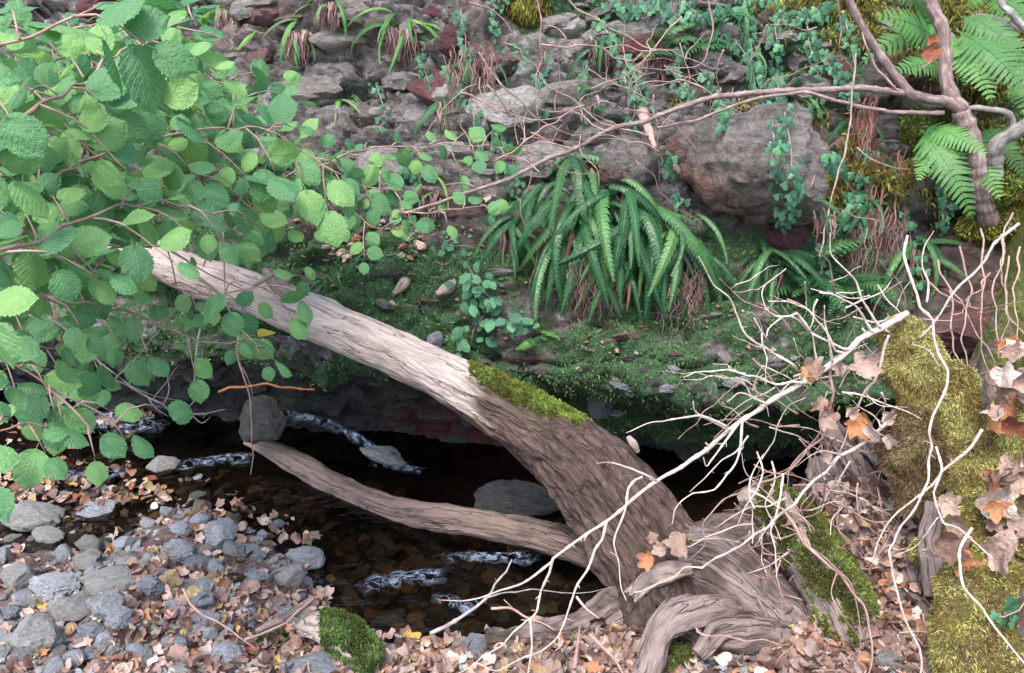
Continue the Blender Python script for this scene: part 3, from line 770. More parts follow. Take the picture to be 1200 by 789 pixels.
# stones of the gravel bar, each one seen in the photograph
ST = [
 (36, 607, 82, 36, M_STONEG, 'large greenish grey boulder tilted at the left water edge', -14, .7, .2),
 (117, 601, 50, 24, M_STONE, 'flat blue grey stone with tan leaves in the shallows', -4, 1, .1),
 (78, 581, 20, 14, M_STONE, 'small rounded grey stone touching the large tilted boulder', -20, .6, 0),
 (57, 632, 48, 20, M_STONEG, 'long grey wedge stone below the large tilted boulder', -14, 1, .1),
 (76, 651, 18, 30, M_STONE, 'small upright oval grey stone', 14, .5, 0),
 (104, 639, 32, 26, M_STONEG, 'rounded olive grey stone standing behind another', -8, .6, 0),
 (101, 660, 40, 26, M_STONEG, 'pale angular stone half under red brown leaves', 14, 1, 0),
 (19, 679, 40, 34, M_STONEG, 'blocky grey stone at the left edge under a pink leaf', 0, .9, 0),
 (64, 690, 62, 30, M_STONEV, 'slanted slab with dark bedding lines and white streaks', -12, 1, .25),
 (130, 684, 60, 28, M_STONEG, 'long pale slab carrying an orange leaf', -10, .9, 0),
 (88, 716, 54, 38, M_STONEG, 'smooth rounded grey stone touching its veined neighbour', -12, .6, 0),
 (126, 714, 44, 34, M_STONEV, 'white veined stone right of the smooth rounded one', -26, .8, 0),
 (42, 744, 56, 58, M_STONEG, 'big pointed angular stone at the lower left', 6, 1, .1),
 (141, 728, 40, 32, M_STONE, 'dark flaky slab behind the veined stone', -30, 1, .25),
 (258, 629, 52, 38, M_STONEV, 'conspicuous white veined block on the crest of the gravel', 8, 1, 0),
 (206, 648, 48, 24, M_STONE, 'flat brown grey slab left of the white veined block', -8, 1, .2),
 (232, 660, 38, 18, M_STONE, 'smooth blue grey cobble lying flat below the veined block', 4, .5, 0),
 (357, 656, 50, 26, M_STONEV, 'oval blue stone lapped by the dark water', -6, .5, 0),
 (296, 679, 40, 20, M_STONEV, 'whitish faceted stone next to a yellow leaf', -2, 1, 0),
 (337, 677, 42, 30, M_STONEG, 'angular wedge stone below the oval blue one', 14, 1, 0),
 (324, 619, 22, 22, M_STONE, 'small pale cobble standing in the stream', 0, .5, 0),
 (177, 692, 34, 38, M_STONE, 'dark leaning slab in the middle of the gravel', 24, 1, .3),
 (240, 689, 40, 22, M_STONE, 'grey lump with a broken face amid the litter', 4, 1, .1),
 (236, 706, 32, 22, M_STONE, 'rounded dull stone just below the broken grey lump', 0, .6, 0),
 (246, 743, 20, 22, M_STONEV, 'little bluish pebble beside the thin stick', 20, .7, 0),
 (162, 762, 34, 20, M_STONE, 'flat blue slab near the bottom edge', -8, 1, .2),
 (86, 772, 28, 20, M_STONE, 'bluish rounded pebble in the bottom litter', 0, .5, 0),
 (211, 757, 24, 26, M_STONE, 'round blue pebble leaning on its twin', 0, .5, 0),
 (195, 754, 16, 17, M_STONEV, 'tiny white pebble next to the round blue one', 0, .5, 0),
 (262, 765, 54, 30, M_STONE, 'slanted dark slab with a bright upper edge', -30, 1, .3),
 (212, 787, 40, 18, M_STONEG, 'pale flat stone cut by the bottom edge', 4, 1, 0),
 (366, 783, 80, 24, M_STONE, 'wide grey slab lying along the bottom edge', -4, 1, .2),
 (188, 548, 44, 28, M_STONEG, 'wet stone with a tan leaf in the upper shallows', -4, .9, 0),
 (95, 567, 26, 20, M_WETST, 'dark wet stone in the upper left shallows', 10, .8, 0),
 (122, 564, 24, 14, M_STONEG, 'small tan grey stone among wet leaves', 0, .8, 0),
 (196, 600, 22, 13, M_STONEV, 'glossy small stone ringed by water', -12, .7, 0),
 (233, 611, 26, 16, M_STONE, 'flat stone at the back of the gravel crest', 0, .8, 0),
 (126, 634, 22, 15, M_WETST, 'dark rounded stone in a wet hollow', 6, .6, 0),
 (176, 656, 22, 18, M_STONEV, 'chalky little stone between leaves', 0, 1, 0),
 (146, 660, 26, 14, M_STONE, 'dull flat pebble right of the pale angular stone', 0, .6, 0),
 (2, 652, 18, 24, M_STONE, 'stone cut by the left edge', 0, .8, 0),
 (24, 771, 26, 16, M_STONE, 'flat grey chip in the bottom left corner', 5, 1, .1),
 (70, 742, 12, 20, M_STONEV, 'small upright white stone beside the big pointed one', 0, .7, 0),
 (307, 627, 14, 12, M_STONEV, 'tiny white stone at the water margin', 0, .7, 0),
 (303, 653, 20, 14, M_STONE, 'blue grey chip close to the oval blue stone', 8, .8, 0),
 (274, 645, 28, 22, M_STONEG, 'grey stone tucked right of the white veined block', -28, .8, 0),
 (352, 697, 24, 16, M_STONE, 'small blue wedge near the moss covered stub', 16, 1, 0),
 (238, 727, 46, 18, M_STONE, 'long low slab almost buried in leaves', -3, 1, .2),
 (14, 720, 36, 26, M_STONE, 'grey slab at the left edge behind the big pointed stone', -10, 1, .2),
 (150, 706, 22, 20, M_STONE, 'wedge filling the gap right of the veined stone', 20, 1, 0),
 (120, 752, 26, 22, M_STONEV, 'pale cracked pebble in the lower gravel', 0, .8, 0),
 (106, 742, 34, 22, M_STONE, 'slate grey flake below the smooth rounded stone', -20, 1, .3),
 (30, 700, 28, 18, M_STONE, 'grey flake wedged under the blocky left stone', -6, 1, .2),
 (100, 700, 26, 12, M_STONE, 'thin slate behind the smooth rounded stone', -14, 1, .2),
 (186, 736, 24, 14, M_STONEG, 'pale crumb of stone amid the middle litter', 0, 1, 0),
 (560, 757, 36, 34, M_STONE, 'blue grey flat stone in the litter under the white branch', -12, 1, .1),
 (1043, 775, 36, 22, M_STONEG, 'round yellowish stone below the mossy stump', 0, .5, 0),
 (932, 678, 34, 26, M_WETST, 'dark stone in the litter below the small mossy log', 0, .8, 0),
]
for (u, v, w, h, m, lab, t, ang, lay_) in ST:
    if len(short(lab).split()) >= 3 and w >= 20: LM['bar'].append((u, v, short(lab)))
    stone(u, v, w, h, m, lab, -t, angular=ang, layered=lay_, sub=3, deep=1.0, sink=.16)
stone(435, 721, 19, 17, M_ORST, 'orange rounded pebble on the stream bed', 0, angular=.4, sink=.2)
stone(446, 736, 24, 18, M_WETST, 'dark green pebble beside the orange pebble', 0, angular=.4, sink=.2)
stone(416, 703, 24, 14, M_WETST, 'flat brown pebble under water near the riffle', 0, angular=.4, sink=.2)
stone(487, 724, 26, 14, M_ORST, 'rusty flat pebble deep in the pool below the riffle', 0, angular=.4, sink=.3)

# small shared stones
SMALL = []
for k in range(12):
    V, F = rock_v(2, 900 + k, 12, 0.05, 1.0, .12)
    SMALL.append((V, F))
def scatter_px(poly, n):
    us = [q[0] for q in poly]; vs = [q[1] for q in poly]
    out = []
    while len(out) < n:
        uu = rng.uniform(min(us), max(us), 4 * n); vv = rng.uniform(min(vs), max(vs), 4 * n)
        s = sdist(uu, vv, poly) > 0
        out += list(zip(uu[s], vv[s]))
    return out[:n]
BAR = [(-10, 595), (60, 600), (150, 590), (215, 592), (290, 630), (372, 662), (385, 720), (400, 760), (420, 800), (-10, 800)]
stone_mats = [M_STONE, M_STONE, M_STONEV, M_STONEG, M_BOULD]
small_me = [[mesh_np('small_stone', V, F, m) for m in stone_mats] for V, F in SMALL]
for q in small_me:
    for me in q: me.set_sharp_from_angle(angle=math.radians(34))
def small_stone(u, v, px, label, group, mats=(0, 0, 1, 2, 3, 3, 4)):
    l, n, dd = hit(u, v, 'g')
    s = px * dd / FPX / 2
    m = Matrix.Translation(l + Vector((0, 0, s * 0.15))) @ rot(U(0, 6.3), U(-.4, .4), U(-.4, .4)) @ Matrix.Diagonal((s * U(.9, 1.3), s * U(.8, 1.1), s * U(.3, .7), 1))
    mi = mats[int(rng.integers(len(mats)))]
    o = link('pebble', small_me[int(rng.integers(12))][mi], m)
    sz_ = 'tiny' if px < 12 else 'small' if px < 17 else 'middling'
    tag(o, near_label(u, v, ('grey', 'grey', 'pale veined', 'olive grey', 'brownish')[mi] + ' ' + label, 'shal' if 'wet' in label else 'bar', sz_), 'pebble', group)
for (u, v) in scatter_px(BAR, 120) + scatter_px([(-10, 640), (60, 640), (190, 630), (260, 690), (200, 800), (-10, 800)], 130):
    small_stone(u, v, 10 + 22 * U(0, 1) ** 1.8, 'pebble', 'small pebbles of the gravel bar')
for (u, v) in scatter_px([(0, 545), (60, 535), (200, 535), (330, 600), (375, 640), (290, 628), (215, 590), (150, 590), (60, 600), (0, 600)], 50):
    small_stone(u, v, U(8, 20), 'wet pebble', 'wet pebbles in the shallows')
def chips(name, poly, n, smin, smax, cols, parent=None, which='g', lift=0.1):
    V0, F0 = ICO[1]; Vs, Fs, Cs = [], [], []; k = 0
    for (u, v) in scatter_px(poly, n):
        l, nn, dd = hit(u, v, which)
        s = U(smin, smax)
        R = np.array(rot(U(0, 6.3), U(-.6, .6), U(-.6, .6)).to_3x3())
        V = (V0 * (1 + 0.25 * rng.normal(size=(len(V0), 1)).clip(-1, 1))) * np.array([s * U(.8, 1.5), s * U(.7, 1.1), s * U(.3, .7)])
        Vs.append(V @ R.T + np.array(l + nn * s * lift)); Fs.append(F0 + k); k += len(V0)
        c_ = np.array(cols[int(rng.integers(len(cols)))]) * U(.6, 1.3)
        Cs.append(np.broadcast_to(c_, (len(V0), 3)))
    return tag(solid(name, np.vstack(Vs), np.vstack(Fs), M_CHIP, parent, col=np.vstack(Cs), smooth=False), kind='stuff')
GREYS = [(.13, .135, .15), (.2, .205, .22), (.28, .285, .3), (.16, .15, .14), (.1, .095, .09)]
chips('gravel', [(-10, 570), (215, 585), (372, 655), (390, 730), (560, 760), (720, 740), (1000, 700), (1080, 800), (-10, 800)], 1500, .004, .014, GREYS)
chips('bed_gravel', [(0, 530), (150, 540), (400, 560), (560, 600), (700, 640), (700, 700), (560, 745), (420, 745), (370, 650), (215, 590), (0, 590)], 500, .01, .035, [(.05, .04, .03), (.09, .065, .045), (.07, .07, .065), (.13, .08, .05)])
RUSTY = [(.22, .09, .05), (.15, .07, .05), (.28, .16, .11), (.10, .06, .05), (.2, .17, .15), (.34, .24, .19)]
chips('shale_flakes', [(330, 250), (520, 240), (640, 300), (860, 330), (930, 400), (860, 440), (700, 440), (520, 380), (330, 320)], 170, .003, .010, RUSTY, bank, 'b', .4)
chips('shale_flakes', [(380, 262), (500, 262), (500, 305), (380, 305)], 60, .006, .018, RUSTY, bank, 'b', .4)
# blocks and slabs bedded in the bank: one part each
SLABS = [[mesh_np('embedded_rock', *rock_v(2, 700 + k, 12, .05, 1.0, .2), m) for m in (M_BOULD, M_REDST, M_WETST, M_STONE)] for k in range(10)]
for q in SLABS:
    for me in q: me.set_sharp_from_angle(angle=math.radians(30))
def slab(u, v, w, h, mi):
    l, n, dd = hit(u, v, 'w'); k = dd / FPX
    if any(((u - a_) / b_) ** 2 + ((v - c_) / d_) ** 2 < 1 for a_, b_, c_, d_ in ((880, 100, 190, 78), (738, 46, 194, 40))): return
    n = (n + Vector((0, -.6, .2))).normalized()
    x = Vector((1, 0, U(-.15, .15))); x = (x - x.dot(n) * n).normalized(); z = x.cross(n)
    if z.z < 0: z = -z
    sx, sz = w * k / 2, h * k / 2; sy = min(sx, sz * 2) * .8
    m = Matrix((x * sx, n * sy, z * sz)).transposed().to_4x4(); m.translation = l - n * sy * .55
    link('embedded_rock', SLABS[int(rng.integers(10))][mi], m, bank)
for (u, v) in scatter_px([(180, -5), (1190, -5), (1190, 60), (980, 230), (640, 230), (560, 200), (460, 240), (330, 160), (220, 60)], 130):
    slab(u, v, *((U(50, 110), U(26, 52)) if U(0, 1) < .4 else (U(18, 60), U(8, 22))), int(rng.choice([0] * 9 + [1])))
for (u, v) in scatter_px([(330, 240), (560, 240), (640, 320), (900, 330), (940, 420), (700, 450), (520, 380), (330, 320)], 38):
    slab(u, v, U(20, 60), U(6, 13), int(rng.choice([0, 1, 1, 2])))
for (u, v) in scatter_px([(180, 380), (340, 390), (480, 460), (600, 510), (600, 535), (480, 520), (330, 470), (180, 440)], 45):
    slab(u, v, U(20, 55), U(8, 20), 2)
for (u, v) in scatter_px([(700, 440), (940, 405), (1000, 420), (1000, 450), (840, 462), (720, 490)], 26):
    slab(u, v, U(16, 40), U(8, 16), int(rng.choice([0, 2, 3])))
for (u, v) in scatter_px([(1020, 260), (1190, 260), (1190, 420), (1040, 420)], 20):
    slab(u, v, U(24, 60), U(14, 30), 1)

# ---------------------------------------------------------------- moss made of little blades
def blades(name, pts, nrm, size, cols, parent=None, droop=0.0, width=0.35, kind='stuff', spread=.8):
    n = len(pts); pts = np.asarray(pts); nrm = np.asarray(nrm)
    d1 = nrm + rng.normal(0, spread, (n, 3)); d1[:, 2] -= droop
    d1 /= np.linalg.norm(d1, axis=1)[:, None]
    sd = np.cross(d1, rng.normal(size=(n, 3))); sd /= np.linalg.norm(sd, axis=1)[:, None] + 1e-9
    s = size * rng.uniform(.5, 1.3, n)[:, None]
    a = pts - sd * s * width * .5 - d1 * s * .15; b = pts + sd * s * width * .5 - d1 * s * .15
    m1 = pts + d1 * s * .55 + sd * s * width * .5; m2 = pts + d1 * s * .55 - sd * s * width * .5
    tip = pts + d1 * s; tip[:, 2] -= (droop * s[:, 0]) * .5
    V = np.stack([a, b, m1, m2, tip], 1).reshape(-1, 3)
    o = np.arange(n)[:, None] * 5
    F = np.concatenate([o + [0, 1, 2], o + [0, 2, 3], o + [3, 2, 4]])
    cc = np.asarray(cols)[rng.integers(len(cols), size=n)] * rng.uniform(.6, 1.35, (n, 1))
    cl = sstep(-.25, .45, fbm(pts * 16 + 5, 3))[:, None]
    cc = cc * cl + (cc * np.array([.62, .52, .5])) * (1 - cl)
    me = solid(name, V, F, M_MOSS, parent, col=np.repeat(cc, 5, 0), smooth=False)
    return tag(me, kind=kind)
def grid_normals(V, nx, ny):
    G = V.reshape(ny, nx, 3)
    n = np.cross(np.gradient(G, axis=1), np.gradient(G, axis=0)); n = n.reshape(-1, 3)
    return n / (np.linalg.norm(n, axis=1)[:, None] + 1e-12)
BN = grid_normals(BV, len(bx_), len(tz)); BN = np.where((BN[:, 1] > 0)[:, None] & (np.abs(BN[:, 1:2]) > np.abs(BN[:, 2:3])), -BN, BN)
def pick(w, n):
    cs = np.cumsum(w); return np.searchsorted(cs, rng.uniform(0, cs[-1], n))
GREENM = [(.075, .155, .065), (.10, .21, .08), (.15, .26, .10), (.085, .17, .085), (.18, .26, .09)]
vis = (np.abs(bx) < 2.3) & (bz < 1.75) & (bz > 0)
i = pick(vis * sstep(.35, .75, moss_b + 0.35 * fbm(p3 * 14, 3)), 42000)
blades('bank_moss', BV[i] + rng.normal(0, .006, (len(i), 3)), BN[i], .011, GREENM, bank)
YELM = [(.14, .15, .025), (.20, .20, .035), (.27, .26, .06), (.16, .13, .03), (.11, .13, .03)]
i = pick(vis * sstep(.35, .7, np.clip(yel_b, 0, 1) + 0.3 * fbm(p3 * 11, 3)), 26000)
blades('hanging_moss', BV[i] + rng.normal(0, .009, (len(i), 3)), BN[i], .018, YELM, bank, droop=1.0)
def mesh_scatter(o, n, cond):
    """random points on a thing's faces (world), those where cond(points, normals) holds"""
    me = o.data; W = np.array(WM[o])
    V = np.empty(len(me.vertices) * 3, np.float32); me.vertices.foreach_get('co', V); V = V.reshape(-1, 3) @ W[:3, :3].T + W[:3, 3]
    N = np.empty(len(me.vertices) * 3, np.float32); me.vertices.foreach_get('normal', N); N = N.reshape(-1, 3) @ np.linalg.inv(W[:3, :3])
    N /= np.linalg.norm(N, axis=1)[:, None] + 1e-12
    tri = []
    F = np.array([q.vertices[:] for q in me.polygons])
    A, B, D = V[F[:, 0]], V[F[:, 1]], V[F[:, -1]]
    ar = np.linalg.norm(np.cross(B - A, D - A), axis=1)
    k = pick(ar, n); a, b = rng.uniform(size=(2, n, 1))
    fl_ = (a + b) > 1; a = np.where(fl_ & (F.shape[1] == 3), 1 - a, a); b = np.where(fl_ & (F.shape[1] == 3), 1 - b, b)
    pt = A[k] + a * (B[k] - A[k]) + b * (D[k] - A[k])
    nn = N[F[k, 0]]
    ok = cond(pt, nn)
    return pt[ok], nn[ok]
def to_px(pt):
    q = pt - np.array([0, 0, CAMZ]); dd = q[:, 1] * CP - q[:, 2] * SP
    return 600 + FPX * q[:, 0] / dd, 394.5 - FPX * (q[:, 1] * SP + q[:, 2] * CP) / dd

# ---------------------------------------------------------------- logs, roots and stump
def pp(*pts): return [P(*q) for q in pts]
def big_tube(name, pts, rpx, mat, parent, n, sides, disp, barkf, label=None, cat=None, group=None):
    """pts: (u, v, depth), rpx: radii as seen in photo pixels"""
    w = np.array([list(P(*q)) for q in pts]); r = np.array([rp * q[2] / FPX for rp, q in zip(rpx, pts)])
    wr = spline(np.hstack([w, r[:, None]]), n)
    V, F, tc = tube(wr[:, :3], wr[:, 3], sides, disp)
    ctr = np.repeat(np.vstack([wr[:1, :3], wr[:, :3], wr[-1:, :3]]), sides, 0)
    nz = (V - ctr)[:, 2] / (np.linalg.norm(V - ctr, axis=1) + 1e-9)
    s = np.repeat(np.concatenate([[0], np.linspace(0, 1, n), [1]]), sides)
    o = solid(name, V, F, mat, parent, vec={'tc': tc + rng.uniform(0, 3, 3)}, fl={'bark': np.clip(barkf(s, nz, tc), 0, 1)})
    if label: tag(o, label, cat, group)
    return o
def ridge(a_long, a_fine, grow=(0.5, 1.0), base=0.25, lump=0.0):
    def f(th, s, tc):
        g = base + (1 - base) * sstep(grow[0], grow[1], s)
        wv = tc + .015 * np.stack([pn(tc * 11), pn(tc * 11 + 31), pn(tc * 11 + 67)], 1)
        q = wv * np.array([24, 24, 1.8]); q2 = wv * np.array([80, 80, 6])
        crack = np.clip(1 - np.abs(fbm(wv * np.array([30, 30, 2.0]) + 9, 2)) * 4.5, 0, 1)
        knot = np.clip(pn(tc * np.array([9, 9, 7]) + 3) - .28, 0, 1)
        return g * (a_long * fbm(q, 3) + a_fine * fbm(q2, 3) - a_long * .7 * crack) + lump * fbm(tc * np.array([8, 8, 5]), 3) + lump * 2.2 * knot
    return f
TP = [(40, 240, 3.15), (100, 266, 3.06), (150, 288, 3.0), (200, 311, 2.94), (300, 347, 2.83), (400, 386, 2.72), (500, 432, 2.61), (580, 474, 2.51), (640, 510, 2.46), (682, 545, 2.42), (712, 580, 2.39), (738, 615, 2.36), (768, 660, 2.33), (792, 710, 2.30), (800, 760, 2.28)]
TR = [14, 16, 18, 23, 25, 26, 28, 33, 40, 49, 54, 57, 63, 78, 98]
fallen = empty('fallen_tree', P(785, 735, 2.3), 'thick fallen trunk leaning from the bank over the stream to its root plate', 'fallen tree')
trunk = big_tube('trunk', TP, TR, M_LOG, fallen, 480, 190, ridge(0.015, 0.009, (.52, .85), .10, 0.008),
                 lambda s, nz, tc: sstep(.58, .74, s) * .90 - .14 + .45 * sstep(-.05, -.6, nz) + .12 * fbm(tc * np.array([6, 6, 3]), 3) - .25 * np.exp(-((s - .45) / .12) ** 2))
BR = lambda s, nz, tc: 0.35 + 0.3 * fbm(tc * 9, 3) + 0.3 * sstep(0, -.7, nz)
def root(pts, rpx, mat=M_ROOT, parent=fallen, n=110, name='root', disp=None):
    return big_tube(name, pts, rpx, mat, parent, n, 36, disp or ridge(0.010, 0.006, (0, .1), 1, 0.016), BR)
root([(790, 660, 2.3), (840, 668, 2.24), (890, 702, 2.16), (945, 752, 2.06), (1010, 815, 1.95)], [44, 44, 40, 33, 26])
root([(868, 716, 2.12), (838, 716, 2.08), (800, 722, 2.05), (776, 744, 2.02), (764, 776, 1.98), (752, 812, 1.95)], [14, 19, 20, 17, 15, 14])
root([(770, 700, 2.3), (726, 722, 2.28), (684, 738, 2.25), (630, 748, 2.2), (570, 752, 2.18)], [40, 30, 22, 16, 9])
root([(820, 640, 2.3), (845, 650, 2.28), (900, 690, 2.26), (960, 720, 2.24)], [22, 26, 22, 12])
root([(805, 735, 2.12), (850, 748, 2.06), (905, 745, 2.04), (975, 770, 1.98)], [22, 22, 20, 14])
root([(820, 770, 2.0), (845, 742, 2.02), (880, 738, 2.03)], [9, 12, 8], n=40)
root([(740, 700, 2.22), (772, 676, 2.16), (812, 668, 2.12)], [9, 11, 6], M_PALE, n=40, name='loose_bark')
# broken stub on top, with its splinters
root([(345, 350, 2.70), (328, 336, 2.69), (316, 324, 2.68), (309, 315, 2.68)], [6, 10, 8, 3], M_PALE, n=40, name='broken_stub', disp=ridge(.006, .004))
root([(296, 336, 2.66), (312, 326, 2.66), (325, 318, 2.65)], [3, 3, 1.5], M_PALE, n=20, name='splinter', disp=ridge(.001, .001))
root([(736, 512, 2.33), (742, 520, 2.32), (748, 530, 2.33)], [3, 5, 3], M_PALE, n=20, name='broken_stub', disp=ridge(.004, .003))
def moss_px(poly, margin=0.0):
    def f(pt, nn):
        u, v = to_px(pt); w_ = 9 * fbm(pt * 30, 3); u = u + w_; v = v + w_; return (sdist(u, v, poly) > margin) & ((nn * (np.array([0, 0, CAMZ]) - pt)).sum(1) > 0)
    return f
MP = [(543, 400), (700, 430), (712, 484), (690, 490), (672, 496), (655, 490), (640, 494), (612, 474), (596, 470), (575, 455), (556, 446)]
LIME = [(.12, .20, .03), (.18, .27, .045), (.24, .32, .07), (.15, .18, .04)]
pt, nn = mesh_scatter(trunk, 900000, moss_px(MP))
k = rng.permutation(len(pt))[:34000]
blades('moss', pt[k], nn[k], .0075, LIME, fallen, spread=.5)
pt, nn = mesh_scatter(trunk, 100000, moss_px([(800, 620), (835, 630), (850, 660), (820, 665), (800, 640)]))
blades('moss', pt[:900], nn[:900], .010, LIME, fallen, spread=.5)

drift = big_tube('driftwood_log', [(290, 515, 3.12), (340, 539, 3.05), (400, 571, 2.95), (465, 597, 2.82), (550, 611, 2.68), (630, 626, 2.57), (690, 645, 2.50), (730, 662, 2.46)], [7, 12, 14, 16, 16, 18, 20, 20], M_LOG2, None, 200, 60,
         ridge(.006, .003, (0, .1), 1, .006), lambda s, nz, tc: .25 * fbm(tc * 8, 3) + .25 + .3 * sstep(.6, .9, s), 'curved brown driftwood log lying low across the dark pool', 'log')
# small mossy log and gnarled driftwood between trunk and stump
ml = empty('mossy_log', P(930, 640, 2.1), 'short broken log with green moss on top among the twigs', 'log')
mlo = big_tube('log_body', [(884, 582, 2.22), (910, 598, 2.18), (945, 640, 2.1), (985, 700, 2.0), (1010, 760, 1.92)], [20, 30, 34, 36, 34], M_ROOT, ml, 90, 48, ridge(.012, .005, (0, .1), 1, .01), BR)
root([(868, 590, 2.2), (880, 586, 2.19), (896, 592, 2.18), (908, 600, 2.15)], [7, 13, 13, 6], M_PALE, ml, 30, 'broken_end')
root([(918, 578, 2.12), (932, 612, 2.08), (950, 650, 2.02)], [5, 9, 5], M_PALE, ml, 40, 'bare_wood_strip')
pt, nn = mesh_scatter(mlo, 90000, lambda p_, n_: (n_[:, 2] > .25) & (fbm(p_ * 9, 3) > -.35))
blades('moss', pt[:22000], nn[:22000], .009, [(.10, .16, .03), (.15, .21, .05), (.2, .24, .06), (.12, .12, .04)], ml, spread=.5)
gn = empty('gnarled_driftwood', P(990, 560, 2.3), 'gnarled grey root wood piled behind the short mossy log', 'driftwood')
for q, w in (([(968, 495, 2.36), (985, 520, 2.33), (1005, 548, 2.3), (1030, 575, 2.25)], [10, 15, 16, 10]), ([(962, 540, 2.36), (975, 575, 2.3), (1000, 615, 2.22), (1035, 660, 2.15)], [18, 30, 34, 26]),
             ([(978, 560, 2.3), (990, 595, 2.25), (1000, 620, 2.2)], [12, 17, 12]), ([(1005, 500, 2.3), (1020, 530, 2.27), (1030, 545, 2.25)], [6, 7, 4]), ([(1020, 600, 2.2), (1050, 640, 2.12), (1075, 700, 2.02)], [30, 36, 40])):
    root(q, w, M_ROOT, gn, 60, 'wood_knot', ridge(.016, .006, (0, .1), 1, .014))
for q, w in (([(1005, 562, 2.2), (1020, 578, 2.17), (1040, 600, 2.14)], [5, 9, 4]), ([(980, 620, 2.12), (1000, 610, 2.12), (1008, 590, 2.14), (1012, 582, 2.14)], [4, 5, 4, 3]), ([(1030, 668, 2.05), (1045, 690, 2.0), (1060, 712, 1.97)], [5, 9, 4])):
    root(q, w, M_PALE, gn, 30, 'splinter', ridge(.003, .002))

def to_bvh(o):
    A_ = np.array(WM[o]); V = np.empty(len(o.data.vertices) * 3, np.float32); o.data.vertices.foreach_get('co', V)
    XB.append(BVHTree.FromPolygons((V.reshape(-1, 3) @ A_[:3, :3].T + A_[:3, 3]).tolist(), [p_.vertices[:] for p_ in o.data.polygons]))
for o in gn.children: to_bvh(o)
def mat_mossbase():
    T = NT('moss_mat'); o = T.geo()
    n1 = T.noise(o, 70, 6, 0.8); n2 = T.noise(o, 12, 4, 0.6)
    g = T.ramp(n1, [(0.3, (.045, .045, .012)), (0.5, (.13, .13, .03)), (0.72, (.24, .24, .065))])
    b_ = T.ramp(n1, [(0.3, (.045, .032, .018)), (0.6, (.13, .10, .05)), (0.8, (.2, .16, .08))])
    c_ = T.mix(T.ramp(n2, [(0.42, 0.0), (0.58, 1.0)]), g, b_)
    return T.bsdf(c_, .95, T.bump(n1, 1.0, .012), .1, .0)
M_MOSSB = mat_mossbase()
stump = empty('mossy_stump', P(1140, 760, 1.85), 'tall snag of rotten wood swathed in yellow green moss at the right', 'stump')
SM = []
for nm, q, w in (('trunk', [(1160, 860, 1.78), (1152, 760, 1.84), (1146, 690, 1.9), (1146, 620, 1.96), (1150, 570, 2.0)], [74, 66, 52, 44, 30]),
             ('snag', [(1150, 620, 2.0), (1136, 550, 2.02), (1126, 500, 2.03), (1119, 450, 2.04), (1114, 425, 2.05)], [36, 28, 20, 13, 6]),
             ('snag', [(1080, 500, 2.0), (1080, 465, 2.02), (1074, 425, 2.04), (1064, 390, 2.06), (1056, 370, 2.07)], [13, 21, 23, 20, 8]),
             ('snag', [(1078, 600, 1.98), (1072, 560, 1.98), (1070, 520, 1.99), (1076, 480, 2.0)], [12, 21, 23, 14]),
             ('snag', [(1160, 560, 2.0), (1180, 525, 2.0), (1210, 500, 2.0)], [24, 32, 36])):
    SM.append(big_tube(nm, q, w, M_MOSSB, stump, 90, 48, ridge(.010, .008, (0, .1), 1, .05), BR))
root([(1140, 474, 2.1), (1120, 482, 2.08), (1098, 477, 2.06), (1085, 464, 2.05)], [8, 9, 8, 6], M_ROOT, stump, 30, 'rotten_wood')
root([(1098, 590, 1.95), (1092, 640, 1.92), (1098, 700, 1.88)], [10, 14, 12], M_ROOT, stump, 40, 'rotten_wood')
SMC = [(.23, .22, .055), (.32, .31, .09), (.42, .40, .15), (.24, .19, .08), (.16, .18, .045), (.40, .35, .16), (.2, .15, .07)]
for o in SM:
    SMC = [(.28, .27, .07), (.37, .36, .11), (.47, .45, .19), (.28, .23, .10), (.22, .24, .06), (.24, .19, .09)] if o is not SM[3] else [(.16, .12, .06), (.2, .16, .08), (.12, .09, .05)]
    pt, nn = mesh_scatter(o, 60000, lambda p_, n_: fbm(p_ * 7, 3) > -.75)
    blades('moss_tufts', pt[:52000], nn[:52000], .0105, SMC, stump, droop=.7, width=.2, spread=.9)
# moss cushions: at the foot of the cherry, hanging at the top, on the litter
def cushion(u, v, w, h, cols, label, on='b', size=.014, n=3000, droop=.3, d=None, mat=M_MOSSB):
    _seed[0] += 1
    V, F = rock_v(3, _seed[0], 6, .12, .5)
    l, nn, dd = hit(u, v, on)
    if d: dd = d; l = P(u, v, d)
    k = dd / FPX
    V = V * np.array([w * k / 2, min(w, h) * k / 2 * .8, h * k / 2]) + np.array(l)
    r_ = empty('moss_cushion', l, label, 'moss')
    b_ = solid('moss_body', V, F, mat, r_)
    pt, nv = mesh_scatter(b_, n, lambda p_, n_: n_[:, 1] < .6)
    blades('moss_tufts', pt, nv, size, cols, r_, droop=droop, spread=.6)
cushion(1162, 262, 74, 66, YELM, 'yellow moss mound at the foot of the cherry sapling', n=5000, d=2.84)
cushion(1176, 222, 34, 40, LIME, 'lime moss clump on the grey leaning stem', d=2.74)
cushion(618, 8, 62, 34, YELM, 'dripping yellow moss at the top centre of the wall', droop=1.2)
cushion(1066, 160, 60, 70, LIME, 'bright moss bulge under the fork of the cherry sapling', n=4000)
cushion(952, 130, 40, 90, YELM, 'ochre moss curtain beside the large ivy hung boulder', droop=1.0, n=4000)
cushion(737, 25, 26, 40, YELM, 'small ochre moss tassel under the top twig', droop=1.2)
cushion(320, 752, 52, 24, [(.06, .12, .03), (.10, .17, .045), (.14, .2, .06)], 'small green moss pad on the gravel by the stub', 'g', .011, 2500)
cushion(795, 772, 70, 46, [(.07, .13, .03), (.11, .18, .045)], 'green moss pad under the arched pale root', 'g', .011, 2500)
